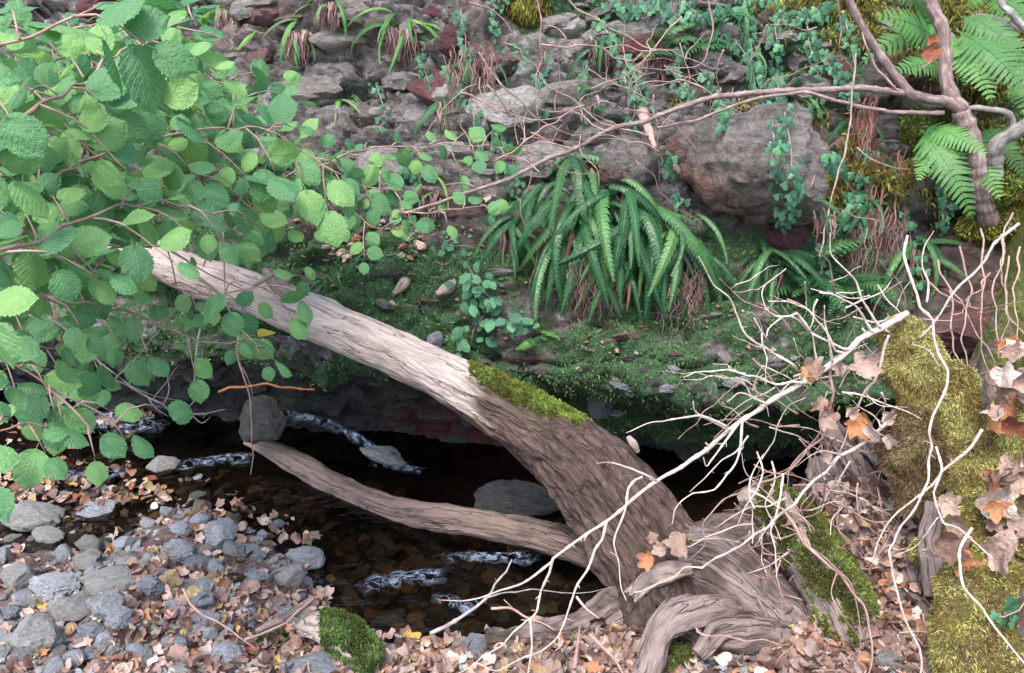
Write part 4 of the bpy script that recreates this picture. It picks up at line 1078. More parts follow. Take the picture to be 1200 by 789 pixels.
# mossy stub on the gravel bar
stub = empty('mossy_stub', P(395, 745, 2.1), 'pink brown wooden stub capped with bright green moss on the gravel', 'stump')
sb = big_tube('stub_wood', [(350, 738, 2.17), (374, 736, 2.14), (402, 750, 2.1), (436, 785, 2.05)], [7, 17, 22, 20], M_LOG, stub, 50, 40, ridge(.008, .004, (0, .1), 1, .012), lambda s, nz, tc: 0 * s)
pt, nn = mesh_scatter(sb, 30000, lambda p_, n_: (to_px(p_)[0] > 376) & (n_[:, 2] + .35 * fbm(p_ * 14, 2) > .42))
blades('moss', pt[:12000], nn[:12000], .009, [(.06, .12, .03), (.09, .16, .04), (.13, .2, .055)], stub, spread=.7)
root([(300, 740, 2.12), (330, 726, 2.13), (352, 712, 2.14), (368, 700, 2.16)], [3, 5, 5, 3], M_ROOT, stub, 30, 'root', ridge(.002, .001))

# ---------------------------------------------------------------- cherry sapling and its long branch
ct = empty('cherry_sapling', hit(1152, 238, 'b')[0], 'slender sapling with pale ringed bark forking at the upper right', 'tree')
def limb(pts, r0, r1, name, mat, parent, wob=.006, sides=10, seg=.01):
    pts = [(a_, b_, c_ - .2) for a_, b_, c_ in pts]; mb = MB(); q = pp(*pts); mb.tube(q, r0 * pts[0][2] / FPX, r1 * pts[-1][2] / FPX, sides, seg, wob); return mb.out(name, mat, parent)
limb([(1170, 300, 3.25), (1160, 262, 3.04), (1150, 228, 2.96), (1143, 185, 2.9), (1134, 150, 2.86), (1126, 128, 2.84)], 14, 10, 'trunk', M_CHERRY, ct)
limb([(1128, 130, 2.84), (1112, 108, 2.83), (1108, 83, 2.82), (1106, 43, 2.8), (1091, 3, 2.78), (1080, -40, 2.76), (1078, -160, 2.72), (1090, -320, 2.7)], 8.5, 3.5, 'limb', M_CHERRY, ct)
limb([(1128, 132, 2.84), (1110, 122, 2.83), (1084, 115, 2.82), (1064, 109, 2.81), (1050, 92, 2.8), (1027, 60, 2.78), (997, 7, 2.74), (985, -25, 2.72), (950, -120, 2.68), (935, -230, 2.66)], 6.5, 1.5, 'limb', M_CHERRY, ct)
br = [(1066, 110, 2.81), (1017, 105, 2.8), (943, 106, 2.78), (900, 107, 2.77), (840, 115, 2.76), (800, 127, 2.76), (755, 142, 2.77), (711, 154, 2.78), (674, 174, 2.79), (614, 201, 2.8), (560, 221, 2.8), (510, 239, 2.8), (473, 248, 2.8), (452, 248, 2.8), (444, 225, 2.8), (445, 200, 2.8)]
limb(br, 3.9, 1.4, 'branch', M_CHERRY, ct)
limb([(1106, 131, 2.83), (1048, 132, 2.8), (1001, 123, 2.76), (964, 115, 2.74), (934, 110, 2.74), (884, 117, 2.74), (834, 135, 2.76), (800, 145, 2.8), (770, 150, 2.85)], 2.6, 1.2, 'branch', M_CHERRY, ct)
limb([(1064, 109, 2.81), (1030, 85, 2.78), (1012, 52, 2.76), (1005, 20, 2.74)], 1.8, 1.0, 'branch', M_CHERRY, ct)
for q in ([(560, 221, 2.8), (540, 214, 2.79), (520, 216, 2.78)], [(711, 154, 2.78), (690, 140, 2.78), (660, 128, 2.8)], [(840, 115, 2.76), (820, 100, 2.75), (790, 96, 2.8), (760, 102, 2.85)], [(674, 174, 2.79), (640, 168, 2.8), (610, 172, 2.82)]):
    limb(q, 1.2, .6, 'twig', M_CHERRY, ct)
gs_ = empty('leaning_stem', P(1168, 215, 2.9), 'grey crooked stem leaning in from the right edge', 'tree')
limb([(1168, 222, 2.96), (1166, 190, 2.9), (1168, 174, 2.87), (1182, 159, 2.84), (1204, 145, 2.8), (1240, 130, 2.75), (1340, 60, 2.7), (1420, -80, 2.7)], 9, 8, 'stem', M_GREYTW, gs_)
limb([(1186, 157, 2.84), (1184, 140, 2.82), (1172, 130, 2.81), (1140, 127, 2.82), (1126, 132, 2.84)], 4, 2.5, 'branch', M_GREYTW, gs_)
limb([(1150, -120, 2.6), (1166, -20, 2.6), (1180, 12, 2.6), (1190, 22, 2.6), (1230, 52, 2.62), (1300, 90, 2.72)], 2, 6, 'branch', M_GREYTW, gs_)

# ---------------------------------------------------------------- dead twigs
_tw = []
def twig(parts, r0, r1, mat, label, cat='twig', name='dry_twig', group=None, wob=.006):
    """parts: list of polylines (u, v, d); the first is the main stem"""
    r0 *= .52; r1 *= .27
    if len(parts) == 1:
        mb = MB(); mb.tube(pp(*parts[0]), r0 * parts[0][0][2] / FPX, r1 * parts[0][-1][2] / FPX, 7, .008, wob, spur=True)
        return tag(mb.out(name, mat), label, cat, group)
    r_ = empty(name, P(*parts[0][-1]), label, cat, group)
    for k, q in enumerate(parts):
        f = 1.0 if k == 0 else .42
        mb = MB(); mb.tube(pp(*q), f * r0 * q[0][2] / FPX, (f if k == 0 else .3) * r1 * q[-1][2] / FPX, 7, .008, wob, spur=True)
        mb.out('stem' if k == 0 else 'side_twig', mat, r_)
    return r_
def twl(q, where, adj):
    du, dv = q[-1][0] - q[0][0], q[-1][1] - q[0][1]
    o_ = 'level' if abs(du) > 2.2 * abs(dv) else 'upright' if abs(dv) > 2.2 * abs(du) else 'slanting'
    return near_label(sum(e[0] for e in q) / len(q), sum(e[1] for e in q) / len(q), f'{o_} {adj} twig', where, 'long' if math.hypot(du, dv) > 70 else 'short')
def dd(pts, d0, d1):
    n = len(pts); return [(u, v, d0 + (d1 - d0) * k / max(1, n - 1)) for k, (u, v) in enumerate(pts)]
W1 = dd([(1062, 366), (1035, 382), (1014, 394), (984, 418), (944, 446), (897, 475), (850, 508), (800, 545), (770, 563), (725, 598), (684, 628), (648, 655)], 2.02, 1.93)
W1s = [dd([(648, 655), (643, 672), (634, 700), (621, 726), (580, 758), (534, 792)], 1.93, 1.97),
       dd([(648, 658), (610, 684), (567, 699), (514, 704)], 1.93, 1.9), dd([(621, 726), (622, 760), (620, 795)], 1.95, 1.93),
       dd([(712, 610), (700, 645), (678, 689), (661, 733), (641, 759), (600, 778), (581, 785), (561, 775)], 1.93, 1.95),
       dd([(674, 699), (686, 712), (700, 723)], 1.94, 1.94), dd([(768, 564), (755, 557), (721, 543), (701, 542)], 1.93, 1.88),
       dd([(752, 558), (742, 566), (730, 602), (723, 632), (726, 686), (735, 706)], 1.93, 1.9),
       dd([(855, 503), (830, 492), (800, 492), (763, 495), (737, 508)], 1.96, 1.86), dd([(852, 500), (830, 488), (815, 484), (811, 474)], 1.95, 1.88),
       dd([(940, 450), (907, 448), (877, 438), (833, 435), (800, 445)], 1.98, 1.86), dd([(934, 434), (927, 428), (900, 410), (874, 393), (860, 354), (837, 328), (817, 304)], 1.99, 1.86),
       dd([(990, 414), (977, 405), (957, 378), (944, 358), (900, 354)], 2.0, 1.88), dd([(951, 388), (930, 366), (907, 374), (895, 344), (917, 316)], 1.96, 1.86),
       dd([(1000, 406), (987, 408), (951, 388), (927, 374), (904, 381), (899, 391), (885, 373)], 2.0, 1.9),
       dd([(960, 434), (957, 411), (951, 388)], 1.97, 1.92), dd([(975, 424), (971, 391), (964, 358)], 1.98, 1.9), dd([(1024, 390), (1014, 368), (987, 348), (949, 340)], 2.0, 1.9),
       dd([(1030, 384), (1022, 372), (1008, 344), (997, 324), (982, 301), (976, 274)], 2.0, 1.9), dd([(900, 474), (870, 462), (850, 470)], 1.97, 1.9),
       dd([(866, 497), (850, 520), (830, 548), (822, 535)], 1.96, 1.9), dd([(872, 495), (868, 530), (855, 555), (830, 575), (795, 588), (790, 610)], 1.96, 1.9)]
twig([W1] + W1s, 7.2, 5.4, M_WHITE, 'long bleached branch slanting across the trunk with forked tips', 'branch', 'bleached_branch', wob=.005)
twig([dd([(1044, 492), (1020, 512), (985, 536), (951, 567), (913, 604), (886, 627), (855, 649), (814, 666), (780, 683), (739, 695)], 1.98, 2.08),
      dd([(913, 604), (900, 622), (884, 640)], 2.0, 2.0), dd([(985, 536), (960, 530), (935, 545)], 1.98, 1.9)], 4.2, 3.0, M_WHITE, 'bleached twig sweeping low from the stump to the trunk base', 'branch', 'bleached_branch')
twig([dd([(1063, 277), (1059, 301), (1070, 326), (1078, 351), (1088, 375), (1101, 425), (1107, 451), (1095, 498), (1088, 528), (1078, 582), (1041, 639), (1041, 662), (1058, 712), (1074, 753), (1078, 800)], 1.98, 1.72),
      dd([(1070, 326), (1058, 344), (1049, 366)], 1.96, 2.0), dd([(1101, 430), (1090, 412), (1068, 404)], 1.9, 1.92)], 3.2, 4.2, M_WHITE, 'bleached wavy stem hanging down in front of the mossy snag', 'branch', 'bleached_branch')
twig([dd([(1152, 503), (1135, 528), (1105, 556), (1081, 575), (1034, 629), (1021, 657)], 1.8, 1.84)], 3.6, 2.6, M_WHITE, 'pale straight twig crossing the stump foot diagonally')
twig([dd([(1098, 525), (1101, 604), (1125, 619), (1165, 657)], 1.8, 1.75), dd([(1101, 604), (1078, 639), (1048, 654)], 1.78, 1.82)], 3.0, 2.4, M_WHITE, 'forked pale twig shaped like a wishbone on the stump')
twig([dd([(1140, 620), (1125, 649), (1131, 686), (1161, 729), (1202, 778)], 1.74, 1.66)], 3.8, 3.2, M_WHITE, 'pale curved stem over the lower moss near the right corner')
twig([dd([(1194, 262), (1168, 284), (1135, 328), (1115, 351), (1095, 378), (1080, 400)], 1.98, 2.0)], 3.4, 3.6, M_WHITE, 'smooth pale stem rising to the right above the snag')
twig([dd([(1040, 392), (1031, 428), (1014, 461), (991, 518), (978, 548)], 1.97, 2.1), dd([(1014, 461), (1030, 475), (1060, 478)], 2.0, 1.95)], 3.4, 2.6, M_WHITE, 'pale twig dropping from the snag to the gnarled wood')
twig([dd([(971, 425), (976, 465), (964, 505), (945, 530), (924, 552), (860, 578), (827, 612), (824, 638), (807, 659)], 2.0, 2.12), dd([(968, 490), (955, 515), (925, 545), (895, 560), (850, 586)], 2.0, 2.1)], 3.6, 1.8, M_PINK, 'pinkish creeper curling down over the dark water', 'vine', 'vine')
twig([dd([(917, 556), (907, 609), (908, 640), (912, 686)], 1.98, 2.0)], 2.8, 1.8, M_WHITE, 'upright pale twig standing before the short mossy log')
twig([dd([(918, 600), (940, 632), (981, 669), (1014, 712), (1021, 753), (1018, 800)], 1.98, 1.78), dd([(940, 634), (970, 655), (1000, 690), (1008, 740), (1000, 800)], 1.96, 1.78), dd([(981, 669), (975, 700), (998, 740)], 1.94, 1.86)], 4.4, 3.4, M_PINK, 'pinkish twisted creeper running down the litter slope', 'vine', 'vine')
twig([dd([(815, 733), (825, 742), (870, 750), (940, 756)], 2.0, 1.94), dd([(825, 742), (816, 736), (812, 728)], 2.0, 1.98)], 2.2, 1.6, M_PINK, 'thin reddish twig lying along the lower roots')
twig([dd([(1004, 62), (1001, 100), (996, 134), (992, 167), (982, 207), (974, 234), (966, 268), (960, 300)], 2.5, 2.55)], 2.2, 3.2, M_BROWN, 'thin straight stem hanging past the right of the large boulder')
# upright dry stems at the right
for k, q in enumerate(([(1126, 287), (1130, 314), (1138, 338), (1136, 360), (1130, 398), (1135, 441), (1155, 472)], [(1175, 274), (1172, 314), (1163, 348), (1168, 391), (1183, 415)], [(1182, 300), (1180, 341), (1185, 374), (1204, 392)],
          [(1101, 304), (1106, 324), (1121, 351), (1155, 405), (1175, 440)], [(1150, 270), (1152, 330), (1148, 400), (1160, 460)], [(1195, 290), (1190, 350), (1196, 420)], [(1112, 340), (1118, 400), (1140, 470), (1150, 520)], [(1160, 320), (1140, 350), (1120, 370)], [(1090, 330), (1110, 345), (1150, 360), (1200, 352)], [(1186, 250), (1176, 300), (1180, 350), (1170, 420)])):
    twig([dd(q, 2.1 + .03 * k, 2.02)], 2.4, 1.8, M_BROWN, ('kinked brown stalk nearest the snag on its right', 'brown stalk dropping to the upper dead leaf', 'brown stalk reaching the right frame edge', 'curving brown stalk that starts highest left of the stalks', 'tall upright brown stalk in the middle of the stalks', 'rightmost upright brown stalk by the frame edge',
        'long leaning stalk that crosses behind the snag', 'short oblique stalk between the snag and the tall stalks', 'level brown stalk lying across the upright ones', 'brown stalk that starts highest beside the frame edge')[k], 'twig', 'dry_twig', 'dry stalks right of the snag')
# random fine tangle, white near the cave mouth
for k in range(120):
    u, v = U(860, 1100), U(330, 640); a = U(0, 6.28); L_ = U(40, 120)
    q = [(u, v)]; 
    for j in range(4):
        a += U(-.42, .42); u += L_ / 4 * math.cos(a); v += L_ / 4 * math.sin(a) * .8; q.append((u, v))
    twig([dd(q, U(1.95, 2.25), U(1.95, 2.25))], U(1.3, 2.6), 1.2, M_WHITE if k % 3 else M_PINK, twl(q, 'pale', 'bleached' if k % 3 else 'pinkish'), 'twig', 'dry_twig', 'fine twigs of the pale tangle', .006)
for k in range(80):
    u, v = U(870, 1085), U(560, 780); a = U(.2, 1.6); L_ = U(30, 110)
    q = [(u, v)]
    for j in range(4):
        a += U(-.8, .8); u += L_ / 4 * math.cos(a); v += L_ / 4 * math.sin(a) * .8; q.append((u, v))
    d0 = hit(q[0][0], q[0][1], 'gx')[2] - .03
    twig([dd(q, min(d0, 2.05), min(d0, 2.05))], 2.0, 1.0, M_PINK if k % 2 else M_BROWN, twl(q, 'mound', 'dry'), 'twig', 'dry_twig', 'dry stalks on the litter slope', .008)
# brambly tangle on the wall
TG = [[(655, -5), (695, 20), (735, 40), (800, 67), (830, 80)], [(631, -5), (631, 27), (632, 77), (631, 147), (634, 190)], [(631, 53), (701, 58), (731, 72), (761, 57), (790, 62)], [(690, 83), (718, 97), (781, 124)],
      [(560, 60), (600, 110), (650, 150), (690, 165)], [(540, 108), (590, 130), (640, 140), (700, 120)], [(570, 100), (610, 150), (620, 200)], [(760, 160), (700, 140), (640, 95), (610, 60)], [(550, 5), (590, 20), (600, 50)], [(580, 190), (640, 150), (700, 105), (712, 80)],
      [(800, 20), (760, 60), (740, 90), (738, 130)], [(830, 0), (835, 40), (820, 75), (780, 80)], [(848, 60), (838, 85), (845, 110)], [(900, 30), (890, 60), (870, 90)], [(980, -5), (982, 30), (985, 60), (1010, 90)], [(1100, 60), (1060, 90), (1040, 110)]]
for q in TG:
    twig([dd(q, 2.62, 2.72)], 2.2, 1.4, M_PINK, twl(q, 'wall', 'brown'), 'twig', 'dry_twig', 'twigs of the tangle on the wall', .012)
for k in range(46):
    u, v = U(540, 800), U(40, 210)
    if k > 34: u, v = U(800, 1040), U(0, 280)
    a = U(0, 6.28); L_ = U(40, 130); q = [(u, v)]
    for j in range(4):
        a += U(-.6, .6); u += L_ / 4 * math.cos(a); v += L_ / 4 * math.sin(a) * .7; q.append((u, v))
    twig([dd(q, U(2.5, 2.78), U(2.5, 2.78))], 1.4, .8, M_PINK if k % 3 else M_BROWN, twl(q, 'wall', 'thin brown'), 'twig', 'dry_twig', 'twigs of the tangle on the wall', .012)
# dead branch hanging at the left, with its stick
twig([dd([(55, 370), (95, 405), (135, 443), (190, 475), (225, 486), (265, 482)], 1.9, 2.05), dd([(135, 445), (165, 412), (205, 365), (236, 332)], 1.95, 1.9), dd([(100, 410), (150, 452), (214, 468)], 1.93, 2.0), dd([(170, 462), (180, 480), (196, 490)], 2, 2), dd([(180, 470), (200, 440), (210, 428)], 2.0, 2.05),
      dd([(190, 475), (196, 455), (188, 425)], 2, 2.05), dd([(200, 480), (225, 470), (236, 430), (236, 400)], 2.0, 1.95), dd([(150, 455), (152, 420), (145, 400)], 2, 2.02), dd([(120, 428), (150, 402), (160, 398)], 2, 2.0), dd([(225, 486), (238, 494), (250, 488)], 2.02, 2.05)], 4.2, 2.4, M_GREYTW, 'bare grey branch with a stick laid over it among hazel leaves', 'branch', 'dead_branch')
twig([dd([(278, 405), (284, 430), (292, 470), (293, 500), (291, 555)], 2.3, 2.3), dd([(284, 430), (296, 460), (297, 475)], 2.3, 2.3)], 2.6, 1.8, M_PINK, 'thin bare twig hanging straight down to the pool', 'twig')
twig([dd([(237, 360), (232, 400), (230, 450)], 2.3, 2.3)], 3.0, 2.6, M_GREYTW, 'short lichen crusted twig hanging below the trunk')
twig([dd([(505, 742), (540, 722), (575, 700), (592, 672), (603, 660)], 2.2, 2.3), dd([(572, 700), (600, 692), (650, 696), (712, 690)], 2.24, 2.25)], 4.6, 3.5, M_GREYTW, 'forked lichen covered stick leaning out of the pool', 'branch', 'dead_branch')
twig([dd([(575, 712), (600, 712), (630, 728), (650, 742)], 2.2, 2.16), dd([(592, 702), (610, 720), (622, 728)], 2.22, 2.2)], 3.2, 2.2, M_ROOT if False else M_BROWN, 'brown twig reaching over the pool edge by the trunk')
twig([dd([(672, 785), (676, 760), (680, 732)], 2.0, 2.06)], 6, 4, M_PINK, 'upright grey stick standing in the leaf litter')
twig([dd([(690, 745), (715, 765), (735, 790)], 2.1, 2.0)], 4, 4, M_BROWN, 'brown stick lying in the litter beside the upright stick')
twig([dd([(212, 690), (240, 720), (275, 745), (296, 762)], 2.08, 2.0)], 3, 2, M_PINK, 'thin straight stick lying across the gravel')
twig([dd([(286, 752), (310, 742), (345, 722), (372, 700)], 2.05, 2.1)], 3.5, 3, M_BROWN, 'bent brown root stick left of the mossy stub')
twig([dd([(256, 460), (300, 452), (340, 455), (370, 454)], 2.9, 2.85)], 3, 4, mat_twig('orange_stick', (.16, .06, .03), (.30, .12, .05), (.4, .2, .1)), 'orange brown stick lodged above the cascade boulder')
twig([[(255, 608, G0(255, 608, -.03) and depth(G0(255, 608, -.03))), (302, 588, depth(G0(302, 588, -.03)))]], 6, 3, mat_twig('sunken_wood', (.2, .08, .03), (.34, .14, .06), (.42, .2, .1)), 'orange brown sliver of wood under the water')
o_ = twig([dd([(752, 132), (760, 150), (768, 172)], 2.75, 2.65)], 14, 12, M_BROWN, 'broken grey stub poking out above the rounded boulder', 'stub', 'broken_stub')
WC = hit(474, 332, 'b')[2] - .01
root([(476, 320, WC + .02), (474, 332, WC), (462, 345, WC - .02)], [4, 7, 3], M_PALE, bank, 20, 'wood_chunk', ridge(.006, .004))
WC = hit(525, 338, 'b')[2] - .01
root([(536, 326, WC + .02), (525, 338, WC), (512, 346, WC - .01)], [3, 7, 4], M_PALE, bank, 20, 'wood_chunk', ridge(.006, .004))

# ---------------------------------------------------------------- ferns
def comb_frond(seed, droop, pairs=27, hw=.058, up=.5):
    """simple comb-like frond: length 1 along +Y, arching in Z"""
    r = np.random.default_rng(seed); n = pairs * 2 + 1
    t = np.linspace(0, 1, n); ang = up - droop * t ** .6
    y = np.concatenate([[0], np.cumsum(np.cos(ang[:-1]) / (n - 1))]); z = np.concatenate([[0], np.cumsum(np.sin(ang[:-1]) / (n - 1))])
    bend = r.normal(0, .08) * t ** 2
    V, F, lf = [], [], []
    def add(q, uvw): V.append(q); lf.append(uvw); return len(V) - 1
    def pos(tt, s, dz=0.0):
        yy = np.interp(tt, t, y); zz = np.interp(tt, t, z); aa = np.interp(tt, t, ang)
        return (s + np.interp(tt, t, bend), yy - math.sin(aa) * dz, zz + math.cos(aa) * dz)
    for k in range(pairs):
        t0 = .10 + .90 * k / pairs; dt = .9 / pairs
        w = hw * (math.sin(math.pi * min(1, (.12 + .88 * (k + .5) / pairs) ** .75)) ** .7 + .12) * r.uniform(.9, 1.1)
        for sg in (-1, 1):
            a = add(pos(t0, 0), (0, t0, 0)); b = add(pos(t0 + dt * .96, 0), (0, t0, 0))
            m = add(pos(t0 + dt * .98, sg * w * .7, -.012), (.7, t0, 0)); c_ = add(pos(min(1, t0 + dt * 1.15), sg * w, -.03), (1, t0, 0)); e = add(pos(t0 + dt * .12, sg * w * .72, -.012), (.7, t0, 0))
            F += [(a, b, m), (a, m, e), (e, m, c_)]
    for k in range(n - 1):                       # rachis
        q = [add(pos(t[k], -.006 * (1 - t[k]) - .002, .004), (0, 0, 0)), add(pos(t[k], .006 * (1 - t[k]) + .002, .004), (0, 0, 0)), add(pos(t[k + 1], .002, .004), (0, 0, 0)), add(pos(t[k + 1], -.002, .004), (0, 0, 0))]
        F += [(q[0], q[1], q[2]), (q[0], q[2], q[3])]
    return np.array(V), np.array(F), np.array(lf)
def feather_frond(seed, droop, pairs=16, up=.5):
    r = np.random.default_rng(seed); n = 41
    t = np.linspace(0, 1, n); ang = up - droop * t
    y = np.concatenate([[0], np.cumsum(np.cos(ang[:-1]) / (n - 1))]); z = np.concatenate([[0], np.cumsum(np.sin(ang[:-1]) / (n - 1))])
    V, F, lf = [], [], []
    def add(q): V.append(q); lf.append((.5, .5, .5)); return len(V) - 1
    for k in range(pairs):
        t0 = .12 + .87 * k / pairs
        ln = .30 * (1 - t0) ** .8 * (.55 + .45 * min(1, (t0 - .05) / .25)) + .012
        y0, z0, aa = np.interp(t0, t, y), np.interp(t0, t, z), np.interp(t0, t, ang)
        for sg in (-1, 1):
            m = max(4, int(11 * ln / .25)); dx, dy = sg * math.cos(.45), math.sin(.45)
            tilt = r.uniform(-.15, .15)
            for j in range(m):
                s0, s1 = ln * j / m, ln * (j + .92) / m; pl = .022 * (1 - (j / m) ** 1.6) * (ln / .28 + .35) + .004
                for s2 in (-1, 1):
                    px_, py_ = -dy * s2 * sg, dx * s2 * sg
                    q = []
                    for (s_, o_) in ((s0, 0), (s1, 0), (s1 + (s1 - s0) * .5, pl), (s0 + (s1 - s0) * .35, pl * .85)):
                        xx_, yy_ = dx * s_ + px_ * o_, dy * s_ + py_ * o_
                        q.append(add((xx_, y0 + yy_ * math.cos(aa), z0 + yy_ * math.sin(aa) - .9 * s_ * s_ + tilt * s_)))
                    F += [(q[0], q[1], q[2]), (q[0], q[2], q[3])]
    for k in range(n - 1):
        w0, w1 = .008 * (1 - t[k]) + .002, .008 * (1 - t[k + 1]) + .002
        q = [add((-w0, y[k], z[k] + .004)), add((w0, y[k], z[k] + .004)), add((w1, y[k + 1], z[k + 1] + .004)), add((-w1, y[k + 1], z[k + 1] + .004))]
        F += [(q[0], q[1], q[2]), (q[0], q[2], q[3])]
    return np.array(V), np.array(F), np.array(lf)
COMB = {}
for mname, mm in (('dark', M_FERN), ('bright', M_FERNB)):
    COMB[mname] = [mesh_np('frond', V, F, mm, vec={'lf': lf}) for V, F, lf in (comb_frond(k, dr, up=u_) for k, (dr, u_) in enumerate(((1.9, .5), (2.2, .6), (2.1, .4), (2.5, .8), (1.7, .3), (2.4, .6))))]
FEATH = [mesh_np('frond', V, F, M_FERNB, vec={'lf': lf}) for V, F, lf in (feather_frond(k, dr) for k, dr in enumerate((.7, 1.0, 1.3, .9)))]
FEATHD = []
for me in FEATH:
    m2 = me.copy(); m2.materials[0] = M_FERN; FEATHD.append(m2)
DEADC = [(.13, .075, .065), (.19, .12, .105), (.26, .18, .165), (.09, .05, .045)]
M_DEADFROND = mat_leaf('withered_frond', (0.10, 0.05, 0.035), (0.20, 0.12, 0.075), (0.27, 0.19, 0.09), .15, False, .7)
COMBD = []
for me in COMB['dark'][:4]:
    m2 = me.copy(); m2.materials[0] = M_DEADFROND; COMBD.append(m2)
def fern(u, v, n, Lpx, kind, label, skirt=0, side=0.0, fan=1.3, up=.3, group=None, wid=.85, d=None):
    l, nn, dd_ = hit(u, v, 'b'); k = (dd_ - .1) / FPX
    if d: l = P(u, v, d); k = d / FPX
    nn = Vector((nn.x * .3, -1, .25)).normalized()
    r_ = empty('fern', l, label, 'fern', group)
    pool = {'dark': COMB['dark'], 'bright': COMB['bright'], 'feather': FEATH, 'featherdark': FEATHD}[kind]
    for j in range(n):
        a = side + fan * (2 * (j + U(.1, .9)) / n - 1) + U(-.25, .25)
        dirv = Vector((math.sin(a), -math.cos(a) * U(.5, 1.0), up * U(-.8, 1.4))).normalized()
        upv = Vector((0, -.25, 1)) + rv(.28)
        L_ = Lpx * k * U(.8, 1.35)
        link('frond', pool[int(rng.integers(len(pool)))], frame_m(l + rv(.02) + (Vector((U(-.055, .055), 0, U(-.05, .05))) if Lpx > 85 and kind == 'dark' else Vector()), dirv, upv, L_, wid * U(.75, 1.15)), r_)
    for j in range(int(n * .3) if kind == 'dark' and Lpx > 60 else 0):
        a = side + U(-fan, fan)
        link('withered_frond', COMBD[int(rng.integers(4))], frame_m(l + rv(.02), Vector((math.sin(a), -math.cos(a) * .6, U(-1.2, 0))).normalized(), Vector((0, -.25, 1)) + rv(.4), Lpx * k * U(.6, 1.0), wid * .7), r_)
    if skirt:
        mb_v, mb_f, mb_c = [], [], []; c0 = 0
        for j in range(skirt):
            x0 = l + Vector((U(-1, 1) * .28 * Lpx * k, -U(.0, .05), U(-.04, .0)))
            n_ = 7; ln = Lpx * k * U(.25, .62); w = U(.001, .0028)
            dx = U(-.25, .25)
            for q in range(n_):
                t = q / (n_ - 1); c_ = np.array(x0) + np.array([dx * ln * t + .008 * pn(np.array([[t * 3, j * 1.7, 0]]))[0], -.03 * math.sin(t * 2), -ln * t]); ww = w * (1.3 - t) * (1 + .6 * (q % 2))
                mb_v += [c_ + [-ww, 0, 0], c_ + [ww, -.3 * ww, 0]]
                if q: mb_f.append((c0 - 2, c0 - 1, c0 + 1, c0))
                c0 += 2
            cc = np.array(DEADC[int(rng.integers(4))]) * U(.7, 1.3); mb_c += [cc] * (2 * n_)
        tag(solid('dead_fronds', np.array(mb_v), np.array(mb_f), M_DEADF, r_, col=np.array(mb_c), smooth=False), kind='stuff')
    return r_
# the big dark mass in the middle
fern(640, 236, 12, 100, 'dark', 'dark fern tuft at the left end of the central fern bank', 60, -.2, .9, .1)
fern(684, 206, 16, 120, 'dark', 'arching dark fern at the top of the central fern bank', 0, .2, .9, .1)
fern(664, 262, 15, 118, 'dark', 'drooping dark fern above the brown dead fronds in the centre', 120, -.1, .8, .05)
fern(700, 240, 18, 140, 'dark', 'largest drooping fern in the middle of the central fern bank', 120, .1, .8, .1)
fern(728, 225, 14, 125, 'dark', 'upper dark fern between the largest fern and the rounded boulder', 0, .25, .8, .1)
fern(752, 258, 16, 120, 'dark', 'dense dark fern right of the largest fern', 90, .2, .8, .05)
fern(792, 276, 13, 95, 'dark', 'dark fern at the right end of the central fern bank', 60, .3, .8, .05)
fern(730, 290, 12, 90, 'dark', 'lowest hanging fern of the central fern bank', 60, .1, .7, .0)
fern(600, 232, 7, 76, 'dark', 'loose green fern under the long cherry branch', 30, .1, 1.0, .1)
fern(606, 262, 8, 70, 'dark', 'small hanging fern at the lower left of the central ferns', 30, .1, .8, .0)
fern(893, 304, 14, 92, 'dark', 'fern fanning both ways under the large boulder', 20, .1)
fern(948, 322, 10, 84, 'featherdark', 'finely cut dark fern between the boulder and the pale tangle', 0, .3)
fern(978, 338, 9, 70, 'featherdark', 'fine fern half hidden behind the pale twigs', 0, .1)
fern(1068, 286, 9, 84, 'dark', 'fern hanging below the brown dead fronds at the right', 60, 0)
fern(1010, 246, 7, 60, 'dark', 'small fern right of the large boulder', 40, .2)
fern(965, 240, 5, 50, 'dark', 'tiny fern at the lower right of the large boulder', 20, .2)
# tufts on the upper wall
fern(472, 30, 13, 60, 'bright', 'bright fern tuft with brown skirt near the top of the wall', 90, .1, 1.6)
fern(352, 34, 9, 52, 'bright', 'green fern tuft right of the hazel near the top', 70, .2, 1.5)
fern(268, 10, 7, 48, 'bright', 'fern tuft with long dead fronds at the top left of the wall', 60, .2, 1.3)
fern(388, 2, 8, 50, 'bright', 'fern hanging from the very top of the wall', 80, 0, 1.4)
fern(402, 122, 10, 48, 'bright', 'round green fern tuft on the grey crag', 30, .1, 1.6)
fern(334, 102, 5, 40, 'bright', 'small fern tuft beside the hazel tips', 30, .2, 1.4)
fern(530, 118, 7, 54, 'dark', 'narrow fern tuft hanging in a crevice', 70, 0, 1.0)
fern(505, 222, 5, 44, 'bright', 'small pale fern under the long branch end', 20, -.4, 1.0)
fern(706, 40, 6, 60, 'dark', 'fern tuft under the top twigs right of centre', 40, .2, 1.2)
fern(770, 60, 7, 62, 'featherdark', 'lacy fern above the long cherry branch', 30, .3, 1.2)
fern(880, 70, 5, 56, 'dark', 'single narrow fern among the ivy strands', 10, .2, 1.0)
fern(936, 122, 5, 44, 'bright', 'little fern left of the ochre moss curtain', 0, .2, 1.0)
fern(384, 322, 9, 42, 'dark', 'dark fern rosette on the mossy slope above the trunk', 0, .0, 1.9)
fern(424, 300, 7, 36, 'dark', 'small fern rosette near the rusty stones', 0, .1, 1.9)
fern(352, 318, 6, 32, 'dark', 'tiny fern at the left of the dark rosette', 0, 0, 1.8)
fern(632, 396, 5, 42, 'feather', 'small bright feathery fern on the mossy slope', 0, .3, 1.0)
fern(110, 330, 7, 60, 'featherdark', 'dim lacy fern on the bank under the hazel', 0, .3, 1.3)
